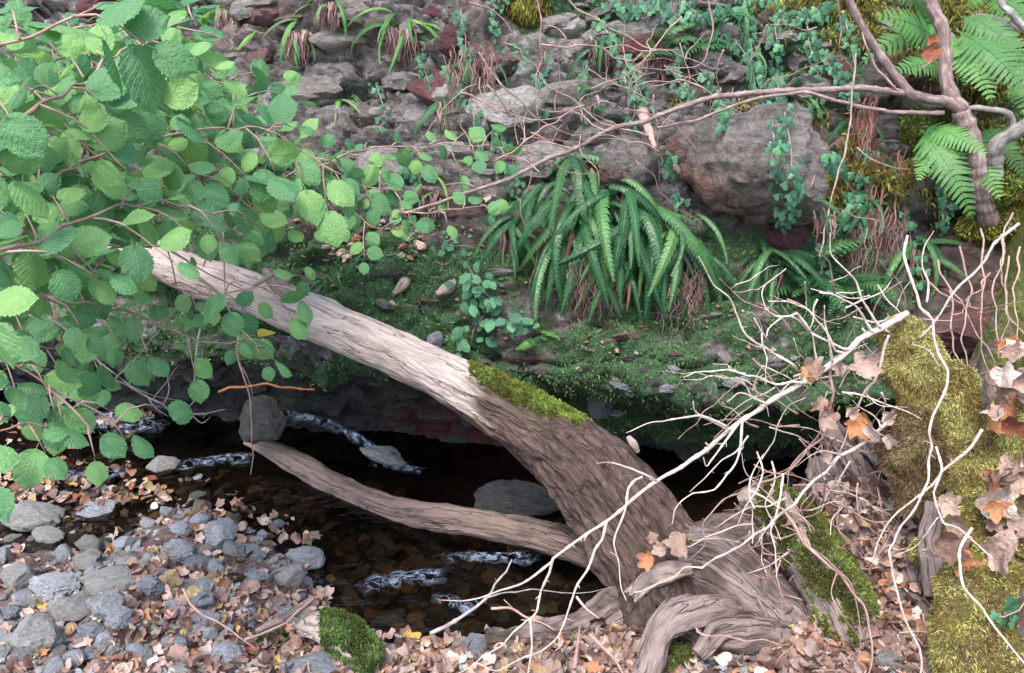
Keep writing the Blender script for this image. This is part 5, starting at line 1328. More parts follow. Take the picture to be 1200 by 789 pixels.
# bracken at the upper right
def bracken(label, fr, d, mats=None):
    d -= .2
    r_ = empty('bracken', P(*fr[0][:2], d + .12), label, 'fern')
    for (u0, v0, u1, v1) in fr:
        a, b = P(u0, v0, d + U(.0, .06)), P(u1, v1, d - U(.06, .14))
        L_ = (b - a).length * 1.12
        link('frond', FEATH[int(rng.integers(4))], frame_m(a, b - a, (CAMP - a).normalized() * .9 + Vector((U(-.3, .3), 0, .5)), L_, U(.85, 1.0)), r_)
bracken('large bracken fern left of the upright sapling limb', [(1112, 30, 1018, 62), (1100, 60, 1028, 22), (1108, 78, 1040, 96), (1090, 10, 1020, -10), (1095, 40, 1070, -10)], 2.95)
bracken('large bracken fern right of the upright sapling limb', [(1112, 42, 1152, 126), (1120, 36, 1196, 124), (1126, 20, 1205, 70), (1118, 60, 1130, 100), (1130, 10, 1180, -20), (1150, 40, 1215, 104)], 2.93)
bracken('bracken frond cluster in the top right corner', [(1160, 0, 1215, 40), (1150, 10, 1130, -30), (1190, 100, 1210, 150)], 2.98)
bracken('bracken fronds drooping below the sapling fork', [(1078, 152, 1140, 246), (1082, 148, 1150, 190), (1090, 178, 1076, 215)], 2.9)
bracken('bracken fronds behind the leaning stem', [(1140, 160, 1172, 236), (1150, 150, 1200, 200)], 2.99)
# brown hanging dead ferns and rootlets at the right
def rootlets(u, v, w, h, n, cols, label):
    l, nn, d_ = hit(u, v, 'b'); k = d_ / FPX; mv, mf, mc = [], [], []; c0 = 0
    for j in range(n):
        x0 = np.array(P(u + U(-.5, .5) * w, v + U(-.1, .3) * h, d_ - U(.01, .10))); ln = h * k * U(.5, 1.0); ww = U(.0008, .0024); ph = U(0, 9)
        for q in range(10):
            t = q / 9; c_ = x0 + np.array([.02 * math.sin(ph + t * 4) * t + .006 * math.sin(ph * 3 + t * 19), -.02 * t, -ln * t]); wq = ww * (1.2 - t)
            mv += [c_ + [-wq, 0, 0], c_ + [wq, -.3 * wq, 0]]
            if q: mf.append((c0 - 2, c0 - 1, c0 + 1, c0))
            c0 += 2
        mc += [np.array(cols[int(rng.integers(len(cols)))]) * U(.7, 1.3)] * 20
    tag(solid('hanging_rootlets', np.array(mv), np.array(mf), M_DEADF, None, col=np.array(mc), smooth=False), label, 'roots', None, 'stuff')
RED = [(.16, .06, .045), (.24, .10, .075), (.11, .045, .035), (.28, .17, .14)]
rootlets(1015, 120, 26, 100, 60, RED, 'red brown dead fronds hanging under the cherry branch')
rootlets(1040, 185, 44, 130, 130, RED, 'red brown dead fronds hanging down the mossy wall')
rootlets(1030, 250, 70, 90, 160, DEADC, 'brown rootlets dangling right of the large boulder')
rootlets(1180, 230, 60, 110, 140, RED, 'brown dead fronds below the leaning stem')
rootlets(700, 300, 70, 70, 140, DEADC, 'brown dead fronds under the central fern bank')
rootlets(800, 320, 50, 60, 100, DEADC, 'brown dead fronds at the right of the central fern bank')
rootlets(550, 60, 60, 110, 90, DEADC, 'thin dry rootlets hanging on the grey crag')
rootlets(860, 110, 60, 80, 80, DEADC, 'thin roots dangling over the large boulder')

# ---------------------------------------------------------------- leaf meshes
def hazel_mesh(seed, nt=22, ns=4, pleat=.0035, serr=.032, fold=.16, heart=.08, petiole=True, width=.90):
    r = np.random.default_rng(seed); V, lf = [], []
    cup, twist = r.normal(0, .15), r.normal(0, .12)
    for i in range(nt + 1):
        t = i / nt
        w = width * .5 * (math.sin(math.pi * min(1, t ** .80)) ** .62) * (1 - .10 * t)
        if t > .78: w *= .16 + .84 * ((1 - t) / .22) ** .75
        for j in range(-ns, ns + 1):
            s = j / ns; a = abs(s)
            ww = w * (1 + (serr * (1.6 * (1 if i % 2 else -1) + 1.2 * math.sin(i * 1.9 + seed)) if a == 1 else 0))
            x = s * ww; y = t + .10 * a * (1 - t) * (1 - a) - heart * (a ** 1.5) * max(0, 1 - t * 6)
            ph = 8 * t - 2.4 * a
            z = -fold * abs(x) + pleat * math.sin(2 * math.pi * ph) * (a > 0) - .30 * (t - .35) ** 2 + cup * x * x * 2 + twist * x * (t - .5) * 1.5 + .015 * math.sin(seed + 7 * t + 5 * s)
            V.append((x, y, z)); lf.append((s, t, ph))
    m = 2 * ns + 1; F = []
    if petiole:
        b0 = len(V)
        for q, (y, z) in enumerate(((.02, 0), (-.10, .02), (-.22, -.01))):
            V += [(-.011, y, z), (.011, y, z), (0, y, z + .012)]; lf += [(0, .0, 0)] * 3
        for q in (0, 3):
            for e in range(3): F.append((b0 + q + e, b0 + q + (e + 1) % 3, b0 + q + 3 + (e + 1) % 3, b0 + q + 3 + e))
    for i in range(nt):
        for j in range(m - 1): F.append((i * m + j, i * m + j + 1, (i + 1) * m + j + 1, (i + 1) * m + j))
    return np.array(V), np.array(F), np.array(lf)
def leafset(mat, n, **kw):
    out = []
    for k in range(n):
        V, F, lf = hazel_mesh(k + 1, **kw); out.append(mesh_np('leaf', V, F, mat, vec={'lf': lf}))
    return out
HZ = leafset(M_HAZEL, 8)
HZY = leafset(M_HAZELY, 3)
IV = leafset(M_IVY, 4, nt=8, ns=2, pleat=0, serr=0, width=.8, heart=.12)
def maple_mesh(seed, nr=4, na=44, curl=.5, lobes=True):
    r = np.random.default_rng(seed); V, lf = [(0, .12, 0)], [(0, 0, .5)]
    L_ = [(90, 1.0), (90 + r.uniform(42, 52), .86), (90 - r.uniform(42, 52), .86), (90 + r.uniform(95, 112), .58), (90 - r.uniform(95, 112), .58)]
    ax = r.uniform(0, math.pi); k1, k2 = r.uniform(.2, 1.0) * curl, r.uniform(-.3, .5) * curl
    def R(th):
        if not lobes: return .5 * (1 + .28 * math.cos(th - math.pi / 2) ** 2 + .25 * max(0, math.sin(th)) ** 6)
        dg = math.degrees(th) % 360; b = .26
        for a, h in L_:
            q = abs((dg - a + 180) % 360 - 180)
            b = max(b, h * (.52 + .48 * max(0, 1 - q / 30) ** .8) * (1 if q < 36 else max(.0, 1 - (q - 36) / 30)))
        return b * (1 + .07 * math.sin(th * 13 + seed))
    for i in range(1, nr + 1):
        f = i / nr
        for j in range(na):
            th = 2 * math.pi * j / na; q = R(th) * f * .62
            x, y = q * math.cos(th), .12 + q * math.sin(th)
            ca, sa = x * math.cos(ax) + y * math.sin(ax), -x * math.sin(ax) + y * math.cos(ax)
            z = k1 * ca * ca + k2 * sa * sa + .05 * curl * math.sin(9 * x + seed) * f + .06 * curl * math.sin(8 * y + 2 * seed)
            x, y = x - k1 * z * .5 * math.cos(ax) * np.sign(ca), y - k1 * z * .5 * math.sin(ax) * np.sign(ca)
            V.append((x, y, z)); lf.append((math.cos(th) * f, math.sin(th) * f, (th / (2 * math.pi) * 9)))
    F = [(0, 1 + j, 1 + (j + 1) % na) for j in range(na)]
    for i in range(nr - 1):
        a, b = 1 + i * na, 1 + (i + 1) * na
        for j in range(na):
            j2 = (j + 1) % na; F += [(a + j, b + j, b + j2), (a + j, b + j2, a + j2)]
    return np.array(V), np.array(F), np.array(lf)
LIT = {}
for nm, mm in (('tan', M_TAN), ('rust', M_RUST), ('yel', M_YEL)):
    LIT[nm] = [mesh_np('dead_leaf', V, F, mm, vec={'lf': lf}) for V, F, lf in [maple_mesh(k + 3, curl=(.6, 1.0, 1.5, .8, 1.2, 2.0)[k]) for k in range(6)] + [maple_mesh(k + 30, curl=1.2, lobes=False) for k in range(4)] + [maple_mesh(k + 80, 6, 44, 1.9) for k in range(4)]]
LOWV = [maple_mesh(k + 60, 2, 18, 1.2, k < 4) for k in range(7)]

# ---------------------------------------------------------------- fallen leaves
def dead_leaf(u, v, px, kind, label, group=None, on='g', d=None, lift=.35, idx=None, face=None, cat='leaf', float_=False):
    l, n, d_ = hit(u, v, on)
    if float_ and l.z < .006: l = Vector((l.x, l.y, .006)); n = Vector((0, 0, 1))
    if d: l = P(u, v, d); d_ = d; n = (CAMP - l).normalized()
    s = px * d_ / FPX * 1.15
    nn = (n * 1.0 + rv(.35) + (CAMP - l).normalized() * .5).normalized()
    me = LIT[kind][int(rng.integers(10)) if idx is None else idx]
    t = nn.orthogonal(); t.rotate(Matrix.Rotation(U(0, 6.28), 3, nn))
    o = link('fallen_leaf', me, frame_m(l + n * (s * .12 * lift + .004) - t * s * .3, t, nn, s))
    return tag(o, label, cat, group)
for q in ((960, 748, 46, 'rust', 'large orange maple leaf flat on the lower roots'), (1020, 690, 32, 'rust', 'golden brown leaf on the litter slope by the creeper'), (886, 590, 26, 'tan', 'pale leaf on the broken end of the short mossy log'), (1022, 765, 34, 'tan', 'tan leaf at the bottom beside the round yellowish stone'),
          (960, 690, 36, 'tan', 'curled tan leaf below the short mossy log'), (1050, 690, 40, 'tan', 'folded tan leaf between the creeper and the stump'), (1062, 740, 44, 'tan', 'broad tan leaf at the foot of the stump'), (935, 712, 34, 'tan', 'crumpled leaf against the right root'),
          (174, 724, 26, 'rust', 'orange maple leaf on the gravel left of the small green moss pad'), (335, 742, 22, 'rust', 'orange leaf lying on the small green moss pad'), (257, 659, 12, 'yel', 'tiny bright yellow leaf below the white veined block'), (288, 687, 10, 'yel', 'small orange dot of a leaf on the whitish faceted stone'), (255, 752, 14, 'yel', 'yellow green curled leaf near the bottom gravel'),
          (139, 641, 20, 'rust', 'orange leaf curled beside the olive grey stone'), (385, 680, 14, 'yel', 'yellowish leaf sunk at the pool edge'), (372, 678, 14, 'rust', 'brown leaf sunk at the pool edge'), (318, 778, 26, 'yel', 'amber leaf at the bottom by the mossy stub'), (345, 765, 34, 'tan', 'broad pinkish leaf under the mossy stub'),
          (588, 594, 22, 'tan', 'tan leaf stranded on the dark stream boulder'), (593, 650, 22, 'yel', 'yellow leaf clump caught under the driftwood log'), (600, 642, 20, 'rust', 'brown leaf caught under the driftwood log'), (540, 552, 12, 'yel', 'yellow leaf floating near the red rock'), (487, 544, 14, 'tan', 'pale leaf at the end of the cascade'), (515, 551, 12, 'yel', 'small yellow leaf floating below the red rock'), (604, 566, 12, 'rust', 'rusty leaf floating beside the trunk'),
          (846, 592, 14, 'rust', 'rusty leaf at the water edge right of the trunk'), (862, 600, 12, 'tan', 'pale leaf at the water edge right of the trunk'), (3, 568, 14, 'yel', 'yellow leaf at the left edge of the water'), (45, 568, 18, 'yel', 'yellow green leaf pasted on the shallows'), (78, 545, 18, 'rust', 'russet leaf in the top left shallows'), (124, 592, 18, 'tan', 'bright tan leaf on the flat blue grey stone')):
    dead_leaf(*q[:5])
for k, (u, v) in enumerate(scatter_px([(1150, 395), (1200, 395), (1200, 690), (1170, 660), (1155, 560)], 26) + scatter_px([(1085, 590), (1140, 590), (1130, 680), (1085, 680)], 8) + scatter_px([(940, 410), (1060, 400), (1060, 520), (960, 560)], 12)):
    dead_leaf(u, v, U(20, 36), 'tan' if k % 6 else 'rust', near_label(u, v, 'crumpled tan leaf' if k % 6 else 'crumpled russet leaf', 'edge', 'dull'), 'crumpled leaves caught round the snag', 'g', U(1.84, 1.97) if k < 34 else U(1.9, 2.1), idx=10 + k % 4)
for q in ((1176, 588, 54, 'tan', 'big pinkish dead leaf on the moss at the right edge', 1.86, 5), (1188, 570, 44, 'tan', 'dead leaf overlapping the big pinkish one', 1.85, 2), (1168, 600, 34, 'rust', 'orange brown dead leaf under the big pinkish one', 1.85, 1), (1182, 652, 60, 'tan', 'pale crumpled leaf on the stump near the ivy sprig', 1.78, 5), (1120, 640, 46, 'tan', 'dead leaf hanging on the stump below the pale wishbone twig', 1.8, 2),
          (1018, 425, 40, 'tan', 'dry leaf caught under the bleached branch', 1.97, 1), (955, 430, 34, 'tan', 'pale leaf speared on the bleached branch', 1.93, 2), (1010, 502, 40, 'rust', 'brown leaf hanging in the tangle above the gnarled wood', 2.0, 2), (1170, 450, 40, 'tan', 'dead leaf on the moss behind the dry stems', 1.93, 1), (1192, 440, 40, 'tan', 'upper dead leaf at the right edge', 1.93, 5), (1188, 480, 44, 'rust', 'brown curled leaf at the right edge under the upper one', 1.92, 1),
          (1190, 410, 34, 'tan', 'topmost dead leaf against the dry stems at the right edge', 1.95, 3), (1196, 615, 40, 'tan', 'dead leaf at the frame edge below the big pinkish one', 1.83, 0), (770, 642, 22, 'tan', 'leaf scrap lodged in the trunk base', 2.12, 2), (756, 655, 26, 'rust', 'brown leaf scrap lodged in the trunk base', 2.13, 1), (792, 640, 34, 'tan', 'grey tan leaf folded over the trunk base hollow', 2.1, 5), (764, 632, 16, 'tan', 'small pale leaf at the trunk base hollow', 2.12, 0),
          (1096, 62, 28, 'rust', 'russet leaf pinned against the sapling limb', 2.52, 2), (1091, 50, 18, 'rust', 'darker russet leaf behind the pinned one', 2.54, 1), (570, 229, 12, 'tan', 'tiny tan leaf hanging under the long cherry branch', 2.57, 1), (124, 356, 14, 'tan', 'pale shrivelled leaf on the hazel twig', 1.75, 5), (340, 211, 9, 'rust', 'orange scrap among the hazel tips', 2.5, 1), (72, 400, 14, 'rust', 'reddish dead leaf dangling left under the hazel', 1.85, 2)):
    dead_leaf(q[0], q[1], q[2], q[3], q[4], d=q[5], idx=q[6], on='g')
BOT = [(400, 752), (560, 752), (700, 735), (740, 740), (760, 800), (390, 800)]
MOUND = [(905, 600), (960, 580), (1020, 560), (1070, 610), (1075, 800), (880, 800), (940, 740), (890, 660)]
SHAL = [(-10, 545), (60, 532), (200, 530), (150, 560), (215, 590), (330, 615), (372, 655), (290, 628), (200, 600), (60, 605), (-10, 600)]
for poly, n, reg in ((BAR, 95, 'on the gravel bar'), (BOT, 55, 'in the litter below the pool'), (MOUND, 60, 'on the litter slope left of the stump'), (SHAL, 30, 'in the shallows at the left')):
    for (u, v) in scatter_px(poly, n):
        kd = str(rng.choice(['tan', 'tan', 'tan', 'rust', 'yel'] if poly is SHAL else ['tan'] * 14 + ['rust', 'rust', 'yel']))
        adj = {'tan': 'dry pinkish tan', 'rust': 'russet brown', 'yel': 'yellow'}[kd]
        wh = {'on the gravel bar': 'bar', 'in the litter below the pool': 'bot', 'on the litter slope left of the stump': 'mound', 'in the shallows at the left': 'shal'}[reg]
        big = 30 if poly is BOT else 32 if poly is MOUND else 20
        px_ = U(.55, 1.15) * big * (1 if poly in (BOT, MOUND) else .7 + max(0, v - 590) / 420)
        dead_leaf(u, v, px_, kd, near_label(u, v, f'{adj} leaf', wh, 'small' if px_ < .8 * big else 'broad'), f'{adj} leaves {reg}', on='gx' if wh == 'mound' else 'g', float_=wh == 'shal')
LC = [(.50, .37, .31), (.40, .28, .225), (.56, .45, .39), (.30, .19, .15), (.20, .12, .09), (.47, .35, .31), (.40, .25, .21), (.40, .20, .12), (.16, .09, .075), (.30, .18, .15), (.22, .13, .11), (.5, .36, .18)]
def litter(name, polys, smin, smax, on='g'):
    Vs, Fs, Cs = [], [], []; k = 0
    for poly, n in polys:
        for (u, v) in scatter_px(poly, n):
            l, nn, d_ = hit(u, v, 'gx' if poly is MOUND else on); s = U(smin, smax)
            if poly is SHAL and l.z < .004: l = Vector((l.x, l.y, .004))
            V, F, _ = LOWV[int(rng.integers(7))]
            n2 = (nn + rv(.45)).normalized(); t = n2.orthogonal(); t.rotate(Matrix.Rotation(U(0, 6.28), 3, n2))
            M_ = np.array(frame_m(l + nn * U(.002, .016), t, n2, s))
            Vs.append(V @ M_[:3, :3].T + M_[:3, 3]); Fs.append(F + k); k += len(V)
            Cs.append(np.broadcast_to(np.array(LC[int(rng.integers(len(LC)))]) * U(.4, 1.05), (len(V), 3)))
    tag(solid(name, np.vstack(Vs), np.vstack(Fs), M_LITTER, col=np.vstack(Cs)), 'loose brown leaf litter over the gravel and the slope', 'leaf litter', None, 'stuff')
for o in SM[:1]: to_bvh(o)
litter('leaf_litter', [(BAR, 380), ([(180, 640), (385, 700), (400, 800), (120, 800), (150, 700)], 620), (BOT, 520), (MOUND, 750), (SHAL, 260), ([(740, 740), (1010, 720), (1010, 800), (740, 800)], 200)], .018, .064)
# ---------------------------------------------------------------- ivy
def ivy(pts, label, per=1.0, size=.024, on='b', d=None, wild=22):
    r_ = None; pos = []
    w = []
    for (u, v) in pts:
        l, n, d_ = hit(u, v, on); w.append((P(u, v, (d or d_ - .035)), n))
    mb = MB(); path = spline([q[0] for q in w], max(8, 6 * len(w))); r_ = empty('ivy', w[0][0], label, 'ivy')
    mb.tube([Vector(q) for q in path], .0022, .0012, 5, .03, .006); mb.out('stem', M_PINK, r_)
    L_ = np.linalg.norm(np.diff(path, axis=0), axis=1).sum()
    nl = int(L_ / .011 * per)
    V0, F0, lf0 = IVL
    Vs, Fs, Ls = [], [], []
    for j in range(nl):
        c_ = Vector(path[int(rng.integers(len(path)))]) + Vector((U(-1, 1), U(-.5, .3), U(-1, 1))) * wild / 1000
        nn = (Vector((U(-.5, .5), -1, U(.0, .9)))).normalized(); t = Vector((U(-.8, .8), -.2, -1))
        M_ = np.array(frame_m(c_, t, nn, size * U(.6, 1.25)))
        Vs.append(V0 @ M_[:3, :3].T + M_[:3, 3]); Fs.append(F0 + j * len(V0)); Ls.append(lf0 + np.array([0, 0, .5 * 0]))
    tag(solid('ivy_leaves', np.vstack(Vs), np.vstack(Fs), M_IVYC, r_, col=np.repeat(np.array([(.035, .12, .065), (.055, .17, .085), (.08, .22, .10), (.03, .09, .05)])[rng.integers(4, size=nl)] * rng.uniform(.8, 1.2, (nl, 1)), len(V0), 0), smooth=False), kind='stuff')
M_IVYC = mat_col('ivy_leaf_cluster', .45, .2, .4, 60)
_o = [(0, 0), (.28, -.12), (.52, .12), (.30, .42), (.36, .72), (0, 1.05), (-.36, .72), (-.30, .42), (-.52, .12), (-.28, -.12)]
IVL = (np.array([(0, .35, .05)] + [(x, y, -.12 * abs(x)) for x, y in _o]), np.array([(0, 1 + j, 1 + (j + 1) % 10) for j in range(10)]), np.zeros((11, 3)))
for q, lab, per in (([(905, -5), (908, 40), (912, 90), (908, 150), (910, 200), (920, 260)], 'ivy strand trailing down the face of the large boulder', 1.3), ([(920, 130), (925, 170), (932, 210), (930, 255)], 'short ivy strand on the right of the boulder face', 1.2),
                    ([(800, -5), (820, 20), (850, 10), (880, 30)], 'ivy patch at the top above the flat ledge stone', 2.6), ([(700, 20), (720, 50), (745, 90), (760, 130)], 'ivy strand left of the ledge stone', 2.2), ([(850, 30), (870, 60), (890, 90), (900, 110)], 'ivy strand crossing behind the long cherry branch', 2.6),
                    ([(940, 10), (950, 50), (960, 90), (955, 130)], 'ivy strand over the ochre moss', 2.0), ([(990, 20), (1000, 70), (1010, 130), (1020, 190)], 'ivy strand beside the red brown dead fronds', 1.4), ([(1010, 180), (1030, 190), (1045, 200)], 'ivy sprig under the sapling branch', 2.4),
                    ([(540, 10), (545, 60), (540, 110)], 'thin ivy strand near the reddish upright rock', 1.3), ([(545, 70), (560, 100), (575, 130), (590, 170), (600, 200)], 'ivy strand below the brambly tangle', 1.8), ([(520, 80), (535, 100), (530, 130)], 'ivy sprig left of the brambly tangle', 1.4),
                    ([(590, 50), (620, 66), (600, 80)], 'ivy patch in the dark crevice under the moss', 1.6), ([(225, 20), (235, 30), (232, 10)], 'ivy sprig between hazel and crag at the top', 2.0), ([(880, -4), (850, 40), (820, 60)], 'ivy spray hanging over the ledge', 1.8), ([(640, 60), (630, 100), (640, 140)], 'ivy creeping on the vertical twig', 1.4),
                    ([(470, 190), (478, 200), (485, 210)], 'ivy sprig on the purplish grey rock', 1.8), ([(970, 180), (985, 200), (1000, 230), (990, 262)], 'ivy strand at the right side of the boulder', 1.6), ([(600, 215), (620, 235), (640, 250)], 'ivy leaves at the left of the central fern bank', 1.8), ([(1060, 250), (1070, 290), (1080, 330)], 'ivy strand among the right hand dead fronds', 1.2), ([(960, 290), (964, 310), (958, 340)], 'ivy strand under the maroon block', 1.6)):
    ivy(q, lab, per)
for q, lab, per in (([(700, -5), (730, 10), (770, 5), (800, 30)], 'ivy mat along the top edge right of the moss tassel', 2.6), ([(830, 90), (845, 120), (850, 140)], 'ivy sprig between the cherry branch and the large boulder', 2.2), ([(890, -5), (930, 20), (970, 10)], 'ivy mat at the top edge above the ochre moss', 2.8),
                    ([(960, 60), (985, 90), (1000, 120)], 'ivy spray under the left sapling limb', 2.4), ([(1005, 200), (1015, 230), (1010, 270)], 'ivy tuft low among the red brown fronds', 2.0), ([(1100, 190), (1110, 230), (1105, 270)], 'ivy strand on the bank left of the sapling trunk', 1.8), ([(800, 60), (790, 90), (810, 110)], 'ivy sprig left of the flat grey ledge stone', 2.4), ([(870, -5), (880, 60), (885, 110)], 'long ivy strand hanging before the ledge', 2.2)):
    ivy(q, lab, per)
for q, lab, per in (([(490, 60), (500, 90), (510, 110)], 'ivy creeper right of the bright top fern', 1.4), ([(560, 120), (555, 150), (565, 180)], 'ivy creeper in the crevice beside the narrow fern', 1.4), ([(690, 70), (680, 110), (690, 150)], 'ivy creeper over the rock under the top twigs', 1.6), ([(640, 185), (655, 200), (670, 195)], 'ivy creeper above the central fern bank', 1.8),
                    ([(730, 90), (745, 120), (740, 150)], 'ivy creeper above the rounded grey boulder', 1.8), ([(590, -5), (575, 20), (585, 40)], 'ivy creeper by the dripping moss', 1.4), ([(440, 100), (450, 130), (445, 150)], 'ivy creeper on the bare grey crag', 1.0), ([(785, 180), (790, 210), (800, 240)], 'ivy creeper in the gap between the two boulders', 1.4)):
    ivy(q, lab, per, .02)
fern(560, 70, 5, 44, 'dark', 'small dark fern right of the reddish upright rock', 20, .1, 1.2)
fern(615, 112, 5, 48, 'dark', 'small fern in the brambly tangle', 30, .1, 1.2)
fern(690, 108, 5, 48, 'featherdark', 'small lacy fern in the brambly tangle', 20, .1, 1.2)
fern(815, 50, 6, 54, 'featherdark', 'lacy fern over the flat grey ledge stone', 20, .2, 1.2)
fern(860, 20, 5, 50, 'dark', 'narrow fern in the ivy at the top', 0, .1, 1.2)
fern(1000, 150, 6, 54, 'dark', 'dark fern among the red brown fronds', 0, .1, 1.0)
ivy([(1160, 720), (1175, 722), (1190, 716), (1198, 700)], 'ivy sprig on the stump at the right edge', 1.1, .026, 'g', 1.72, 18)
def plant(name, cat, label, pts, n, size, mat_meshes, spread, d_off=.05, on='b'):
    l, nn, d_ = hit(*pts[0], on); r_ = empty(name, l, label, cat)
    w = [P(u, v, hit(u, v, on)[2] - d_off) for u, v in pts]
    path = spline(w, 30); mb = MB(); mb.tube([Vector(q) for q in path], .002, .001, 5, .03, .004); mb.out('stem', M_PINK, r_)
    for j in range(n):
        c_ = Vector(path[int(rng.integers(30))]) + Vector((U(-1, 1) * spread, U(-.04, .02), U(-1, 1) * spread))
        link('leaf', mat_meshes[int(rng.integers(len(mat_meshes)))], frame_m(c_, Vector((U(-1, 1), -.4, U(-1, .1))), Vector((U(-.4, .4), -.8, U(.4, 1.0))), size * U(.6, 1.2)), r_)
plant('creeping_plant', 'plant', 'trailing plant with dark heart shaped leaves on the mossy slope', [(548, 310), (560, 335), (575, 355), (556, 385), (552, 400)], 58, .040, IV, .055)
plant('creeping_plant', 'plant', 'small dark leaved plant at the foot of the trailing one', [(590, 380), (612, 372), (625, 378)], 14, .042, IV, .03)
plant('creeping_plant', 'plant', 'round leaved seedlings on the slope left of the central ferns', [(540, 275), (520, 285), (560, 290)], 18, .025, IV, .05)
plant('seedling', 'plant', 'pale green sprig lying over the pool near the sticks', [(640, 716), (646, 718)], 5, .035, IV, .012, .02, 'g')

# ---------------------------------------------------------------- hazel branches overhanging from the left
def OPEN_SPOT(u, v):          # few leaves hang before the upper trunk
    return bool(sdist(np.array([u]), np.array([v]), [(120, 255), (230, 290), (330, 335), (330, 390), (250, 350), (120, 320)])[0] > 0) and rng.uniform() < .55
def hazel(main, label, leaf=.078, side=.15, step=.05, r0=.005, twl=(3, 6), yellow=0, drop_=0.25):
    pts = pp(*main); n = 60; path = spline(pts, n)
    r_ = empty('hazel_branch', pts[0], label, 'branch')
    e0 = pts[0] + (pts[0] - pts[1]).normalized() * .45 + Vector((-.1, 0, .05)) if main[0][0] < 0 else pts[0] - (pts[1] - pts[0]) * .1
    mb = MB(); mb.tube([e0] + [Vector(q) for q in path], r0 * 1.15, .0013, 7, .02, .006); mb.out('stem', M_PINK, r_)
    L_ = np.linalg.norm(np.diff(path, axis=0), axis=1).sum()
    spots = []
    m = max(2, int(L_ / step)); sgn = 1
    for j in range(m + 1):
        t = (j + U(.2, .8)) / (m + 1); k = min(n - 2, int(t * (n - 1)))
        p0 = Vector(path[k]); dirv = (Vector(path[k + 1]) - p0).normalized()
        toc = (CAMP - p0).normalized(); lat = dirv.cross(Vector((0, 0, 1)) + toc * .7).normalized() * sgn; sgn = -sgn
        dv = (lat * U(.7, 1.2) + dirv * U(.4, .9) + Vector((0, 0, -1)) * drop_ + rv(.15)).normalized()
        ln = side * U(.45, 1.15); c_ = int(rng.integers(twl[0], twl[1] + 1))
        q = [p0, p0 + dv * ln * .5 + Vector((0, 0, .01)), p0 + dv * ln + Vector((0, 0, -.15 * ln))]
        tw = MB(); tw.tube(q, .0022, .0009, 5, .025, .004); tw.out('side_twig', M_PINK, r_)
        for i in range(c_):
            f = (i + 1) / c_; b = q[0].lerp(q[2], f)
            ls = dv.cross(toc).normalized() * (1 if i % 2 else -1)
            tip = (dv * (.9 if i == c_ - 1 else .45) + ls * (0.1 if i == c_ - 1 else U(.6, 1.1)) + Vector((0, 0, -1)) * U(.05, .6) + rv(.15)).normalized()
            spots.append((b, tip))
    b = Vector(path[-1]); spots.append((b, (Vector(path[-1]) - Vector(path[-4])).normalized() + Vector((0, 0, -.3))))
    for (b, tip) in spots:
        bu, bv = to_px(np.array([list(b + Vector(tip).normalized() * leaf * .6)]))
        if OPEN_SPOT(float(bu[0]), float(bv[0])): continue
        nrm = (Vector((0, 0, 1)) * U(.35, 1.0) + (CAMP - b).normalized() * U(.1, 1.0) + rv(.38)).normalized()
        tip = Vector(tip).normalized(); pe = b + tip * leaf * .2
        leaf_ = leaf * (.77 if leaf < .09 else .9); ms = HZY if rng.uniform() < yellow else HZ
        link('leaf', ms[int(rng.integers(len(ms)))], frame_m(pe, tip, nrm, leaf_ * U(.6, 1.25)), r_)
    return r_
hazel([(-90, 60, 1.2), (10, 50, 1.25), (70, 25, 1.3), (120, 5, 1.34)], 'nearest hazel branch with big bright leaves in the top left corner', .095, .13, .10, .006)
hazel([(-90, 170, 1.3), (0, 150, 1.4), (70, 110, 1.5), (150, 60, 1.7), (230, 20, 1.9)], 'hazel branch rising from the left edge toward the top of the wall', .085)
hazel([(-60, 240, 1.5), (8, 190, 1.6), (45, 160, 1.7), (80, 125, 1.8), (130, 94, 1.9), (200, 90, 2.0), (260, 110, 2.1)], 'pinkish hazel branch arching through the dense upper leaves', .083, .15, .07, .008, yellow=.05)
hazel([(-60, 260, 1.5), (60, 205, 1.6), (180, 165, 1.75), (290, 150, 1.85), (350, 175, 1.9), (398, 205, 1.92)], 'hazel branch reaching right to one large isolated leaf', .085, .15)
hazel([(-60, 210, 1.8), (60, 160, 2.0), (180, 120, 2.2), (280, 130, 2.3), (330, 175, 2.35)], 'hazel branch behind the dense upper leaves', .08, .16, .065)
hazel([(-80, 320, 1.3), (20, 290, 1.4), (90, 260, 1.5), (170, 240, 1.6), (240, 245, 1.7), (270, 280, 1.75)], 'hazel branch in the middle of the left foliage', .08, .15)
hazel([(-60, 340, 1.6), (70, 290, 1.8), (180, 290, 2.0), (250, 320, 2.1), (300, 352, 2.15)], 'hazel branch with leaves lying over the bleached trunk', .075, .10, .11, .005, (1, 3))
hazel([(-70, 120, 2.1), (60, 90, 2.25), (160, 70, 2.4), (230, 50, 2.5)], 'farthest hazel branch against the top of the wall', .075, .16)
hazel([(180, 190, 2.3), (300, 215, 2.45), (380, 190, 2.55), (450, 172, 2.65), (530, 170, 2.7), (598, 172, 2.72)], 'thin hazel spray reaching farthest right across the crag', .068, .10, .05, .004, (2, 3))
hazel([(200, 262, 2.4), (300, 240, 2.5), (380, 232, 2.55), (430, 262, 2.58), (455, 268, 2.58)], 'thin hazel spray hanging over the mossy slope', .062, .11, .055, .004, (2, 4))
hazel([(230, 150, 2.4), (300, 160, 2.5), (370, 190, 2.55), (420, 215, 2.6), (470, 225, 2.62)], 'small leaved hazel spray between the crag and the moss', .06, .10, .05, .004, (2, 4))
hazel([(-60, 20, 1.7), (60, 40, 1.85), (150, 20, 2.0), (210, 40, 2.1)], 'hazel branch behind the big bright top leaves', .08, .14, .07)
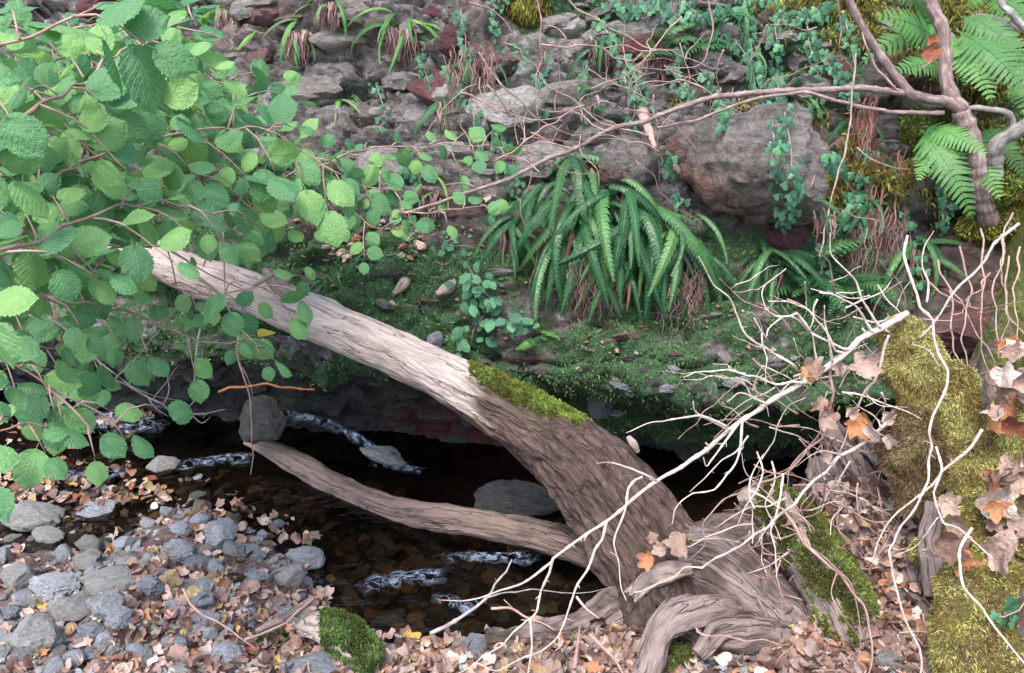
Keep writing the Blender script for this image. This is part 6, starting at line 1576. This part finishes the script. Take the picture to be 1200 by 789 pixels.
hazel([(150, 300, 2.0), (190, 330, 2.0), (240, 345, 2.02), (330, 335, 2.05), (350, 350, 2.05)], 'thin hazel twig dangling leaves under the trunk end', .068, .09, .08, .003, (1, 3))
hazel([(-70, 370, 1.5), (40, 350, 1.6), (130, 362, 1.75), (200, 385, 1.85), (245, 405, 1.9), (290, 402, 1.95)], 'hazel branch hanging below the trunk with a yellowed leaf', .072, .08, .085, .004, (1, 3), yellow=.08)
hazel([(230, 322, 1.95), (262, 350, 1.95), (282, 385, 1.95), (300, 405, 1.95), (310, 425, 1.96)], 'short hazel twig with leaves drooping in front of the trunk', .07, .07, .07, .003, (1, 3))
hazel([(-70, 430, 1.4), (10, 425, 1.5), (60, 455, 1.55), (110, 480, 1.6), (150, 505, 1.62)], 'lowest hazel branch over the dark water', .085, .10, .09, .004, (1, 3))
hazel([(-70, 400, 1.5), (0, 410, 1.6), (50, 430, 1.7), (85, 440, 1.75)], 'hazel twig at the left edge above the water', .08, .10, .08, .004, (2, 3))
hazel([(-70, 520, 1.3), (0, 500, 1.35), (30, 495, 1.4), (60, 500, 1.42)], 'hazel leaves at the left edge beside the shallows', .078, .08, .08, .004, (1, 3))
hazel([(60, 455, 1.6), (90, 485, 1.6), (115, 505, 1.6)], 'short hazel twig with a yellow leaf above the shallows', .075, .06, .08, .003, (1, 2), yellow=.3)
hazel([(-60, 290, 1.7), (60, 250, 1.9), (160, 220, 2.1), (250, 200, 2.2), (320, 230, 2.3)], 'hazel branch filling the shade behind the middle leaves', .078, .17, .065)
for q_, lab_ in (([(-60, 100, 1.9), (60, 70, 2.05), (150, 60, 2.2), (240, 90, 2.35), (300, 120, 2.4)], 'hazel branch deep in the upper leaves near the crag'), ([(-60, 180, 2.0), (50, 150, 2.1), (150, 150, 2.2), (250, 170, 2.3), (310, 200, 2.35)], 'hazel branch deep in the middle of the upper leaves'),
                
                 ([(-60, 30, 1.5), (20, 90, 1.6), (80, 150, 1.65), (130, 200, 1.7), (160, 240, 1.7)], 'hazel shoot drooping through the near leaves'), ([(-60, 380, 1.9), (20, 400, 1.95), (70, 410, 2.0), (110, 400, 2.0)], 'hazel twig in the gap above the left water')):
    hazel(q_, lab_, .08, .17, .045)
hazel([(-80, 270, 1.6), (0, 262, 1.65), (50, 268, 1.7), (100, 285, 1.75), (125, 310, 1.75)], 'hazel shoot at the left edge hanging over the trunk end', .08, .13, .05)
hazel([(-80, 330, 1.8), (0, 345, 1.9), (60, 350, 1.95), (120, 372, 2.0)], 'hazel shoot at the left edge below the trunk end', .075, .12, .05)
hazel([(470, 250, 2.55), (500, 250, 2.56), (540, 244, 2.56), (575, 240, 2.57)], 'tiny hazel shoot beside the end of the cherry branch', .055, .05, .06, .002, (1, 2))
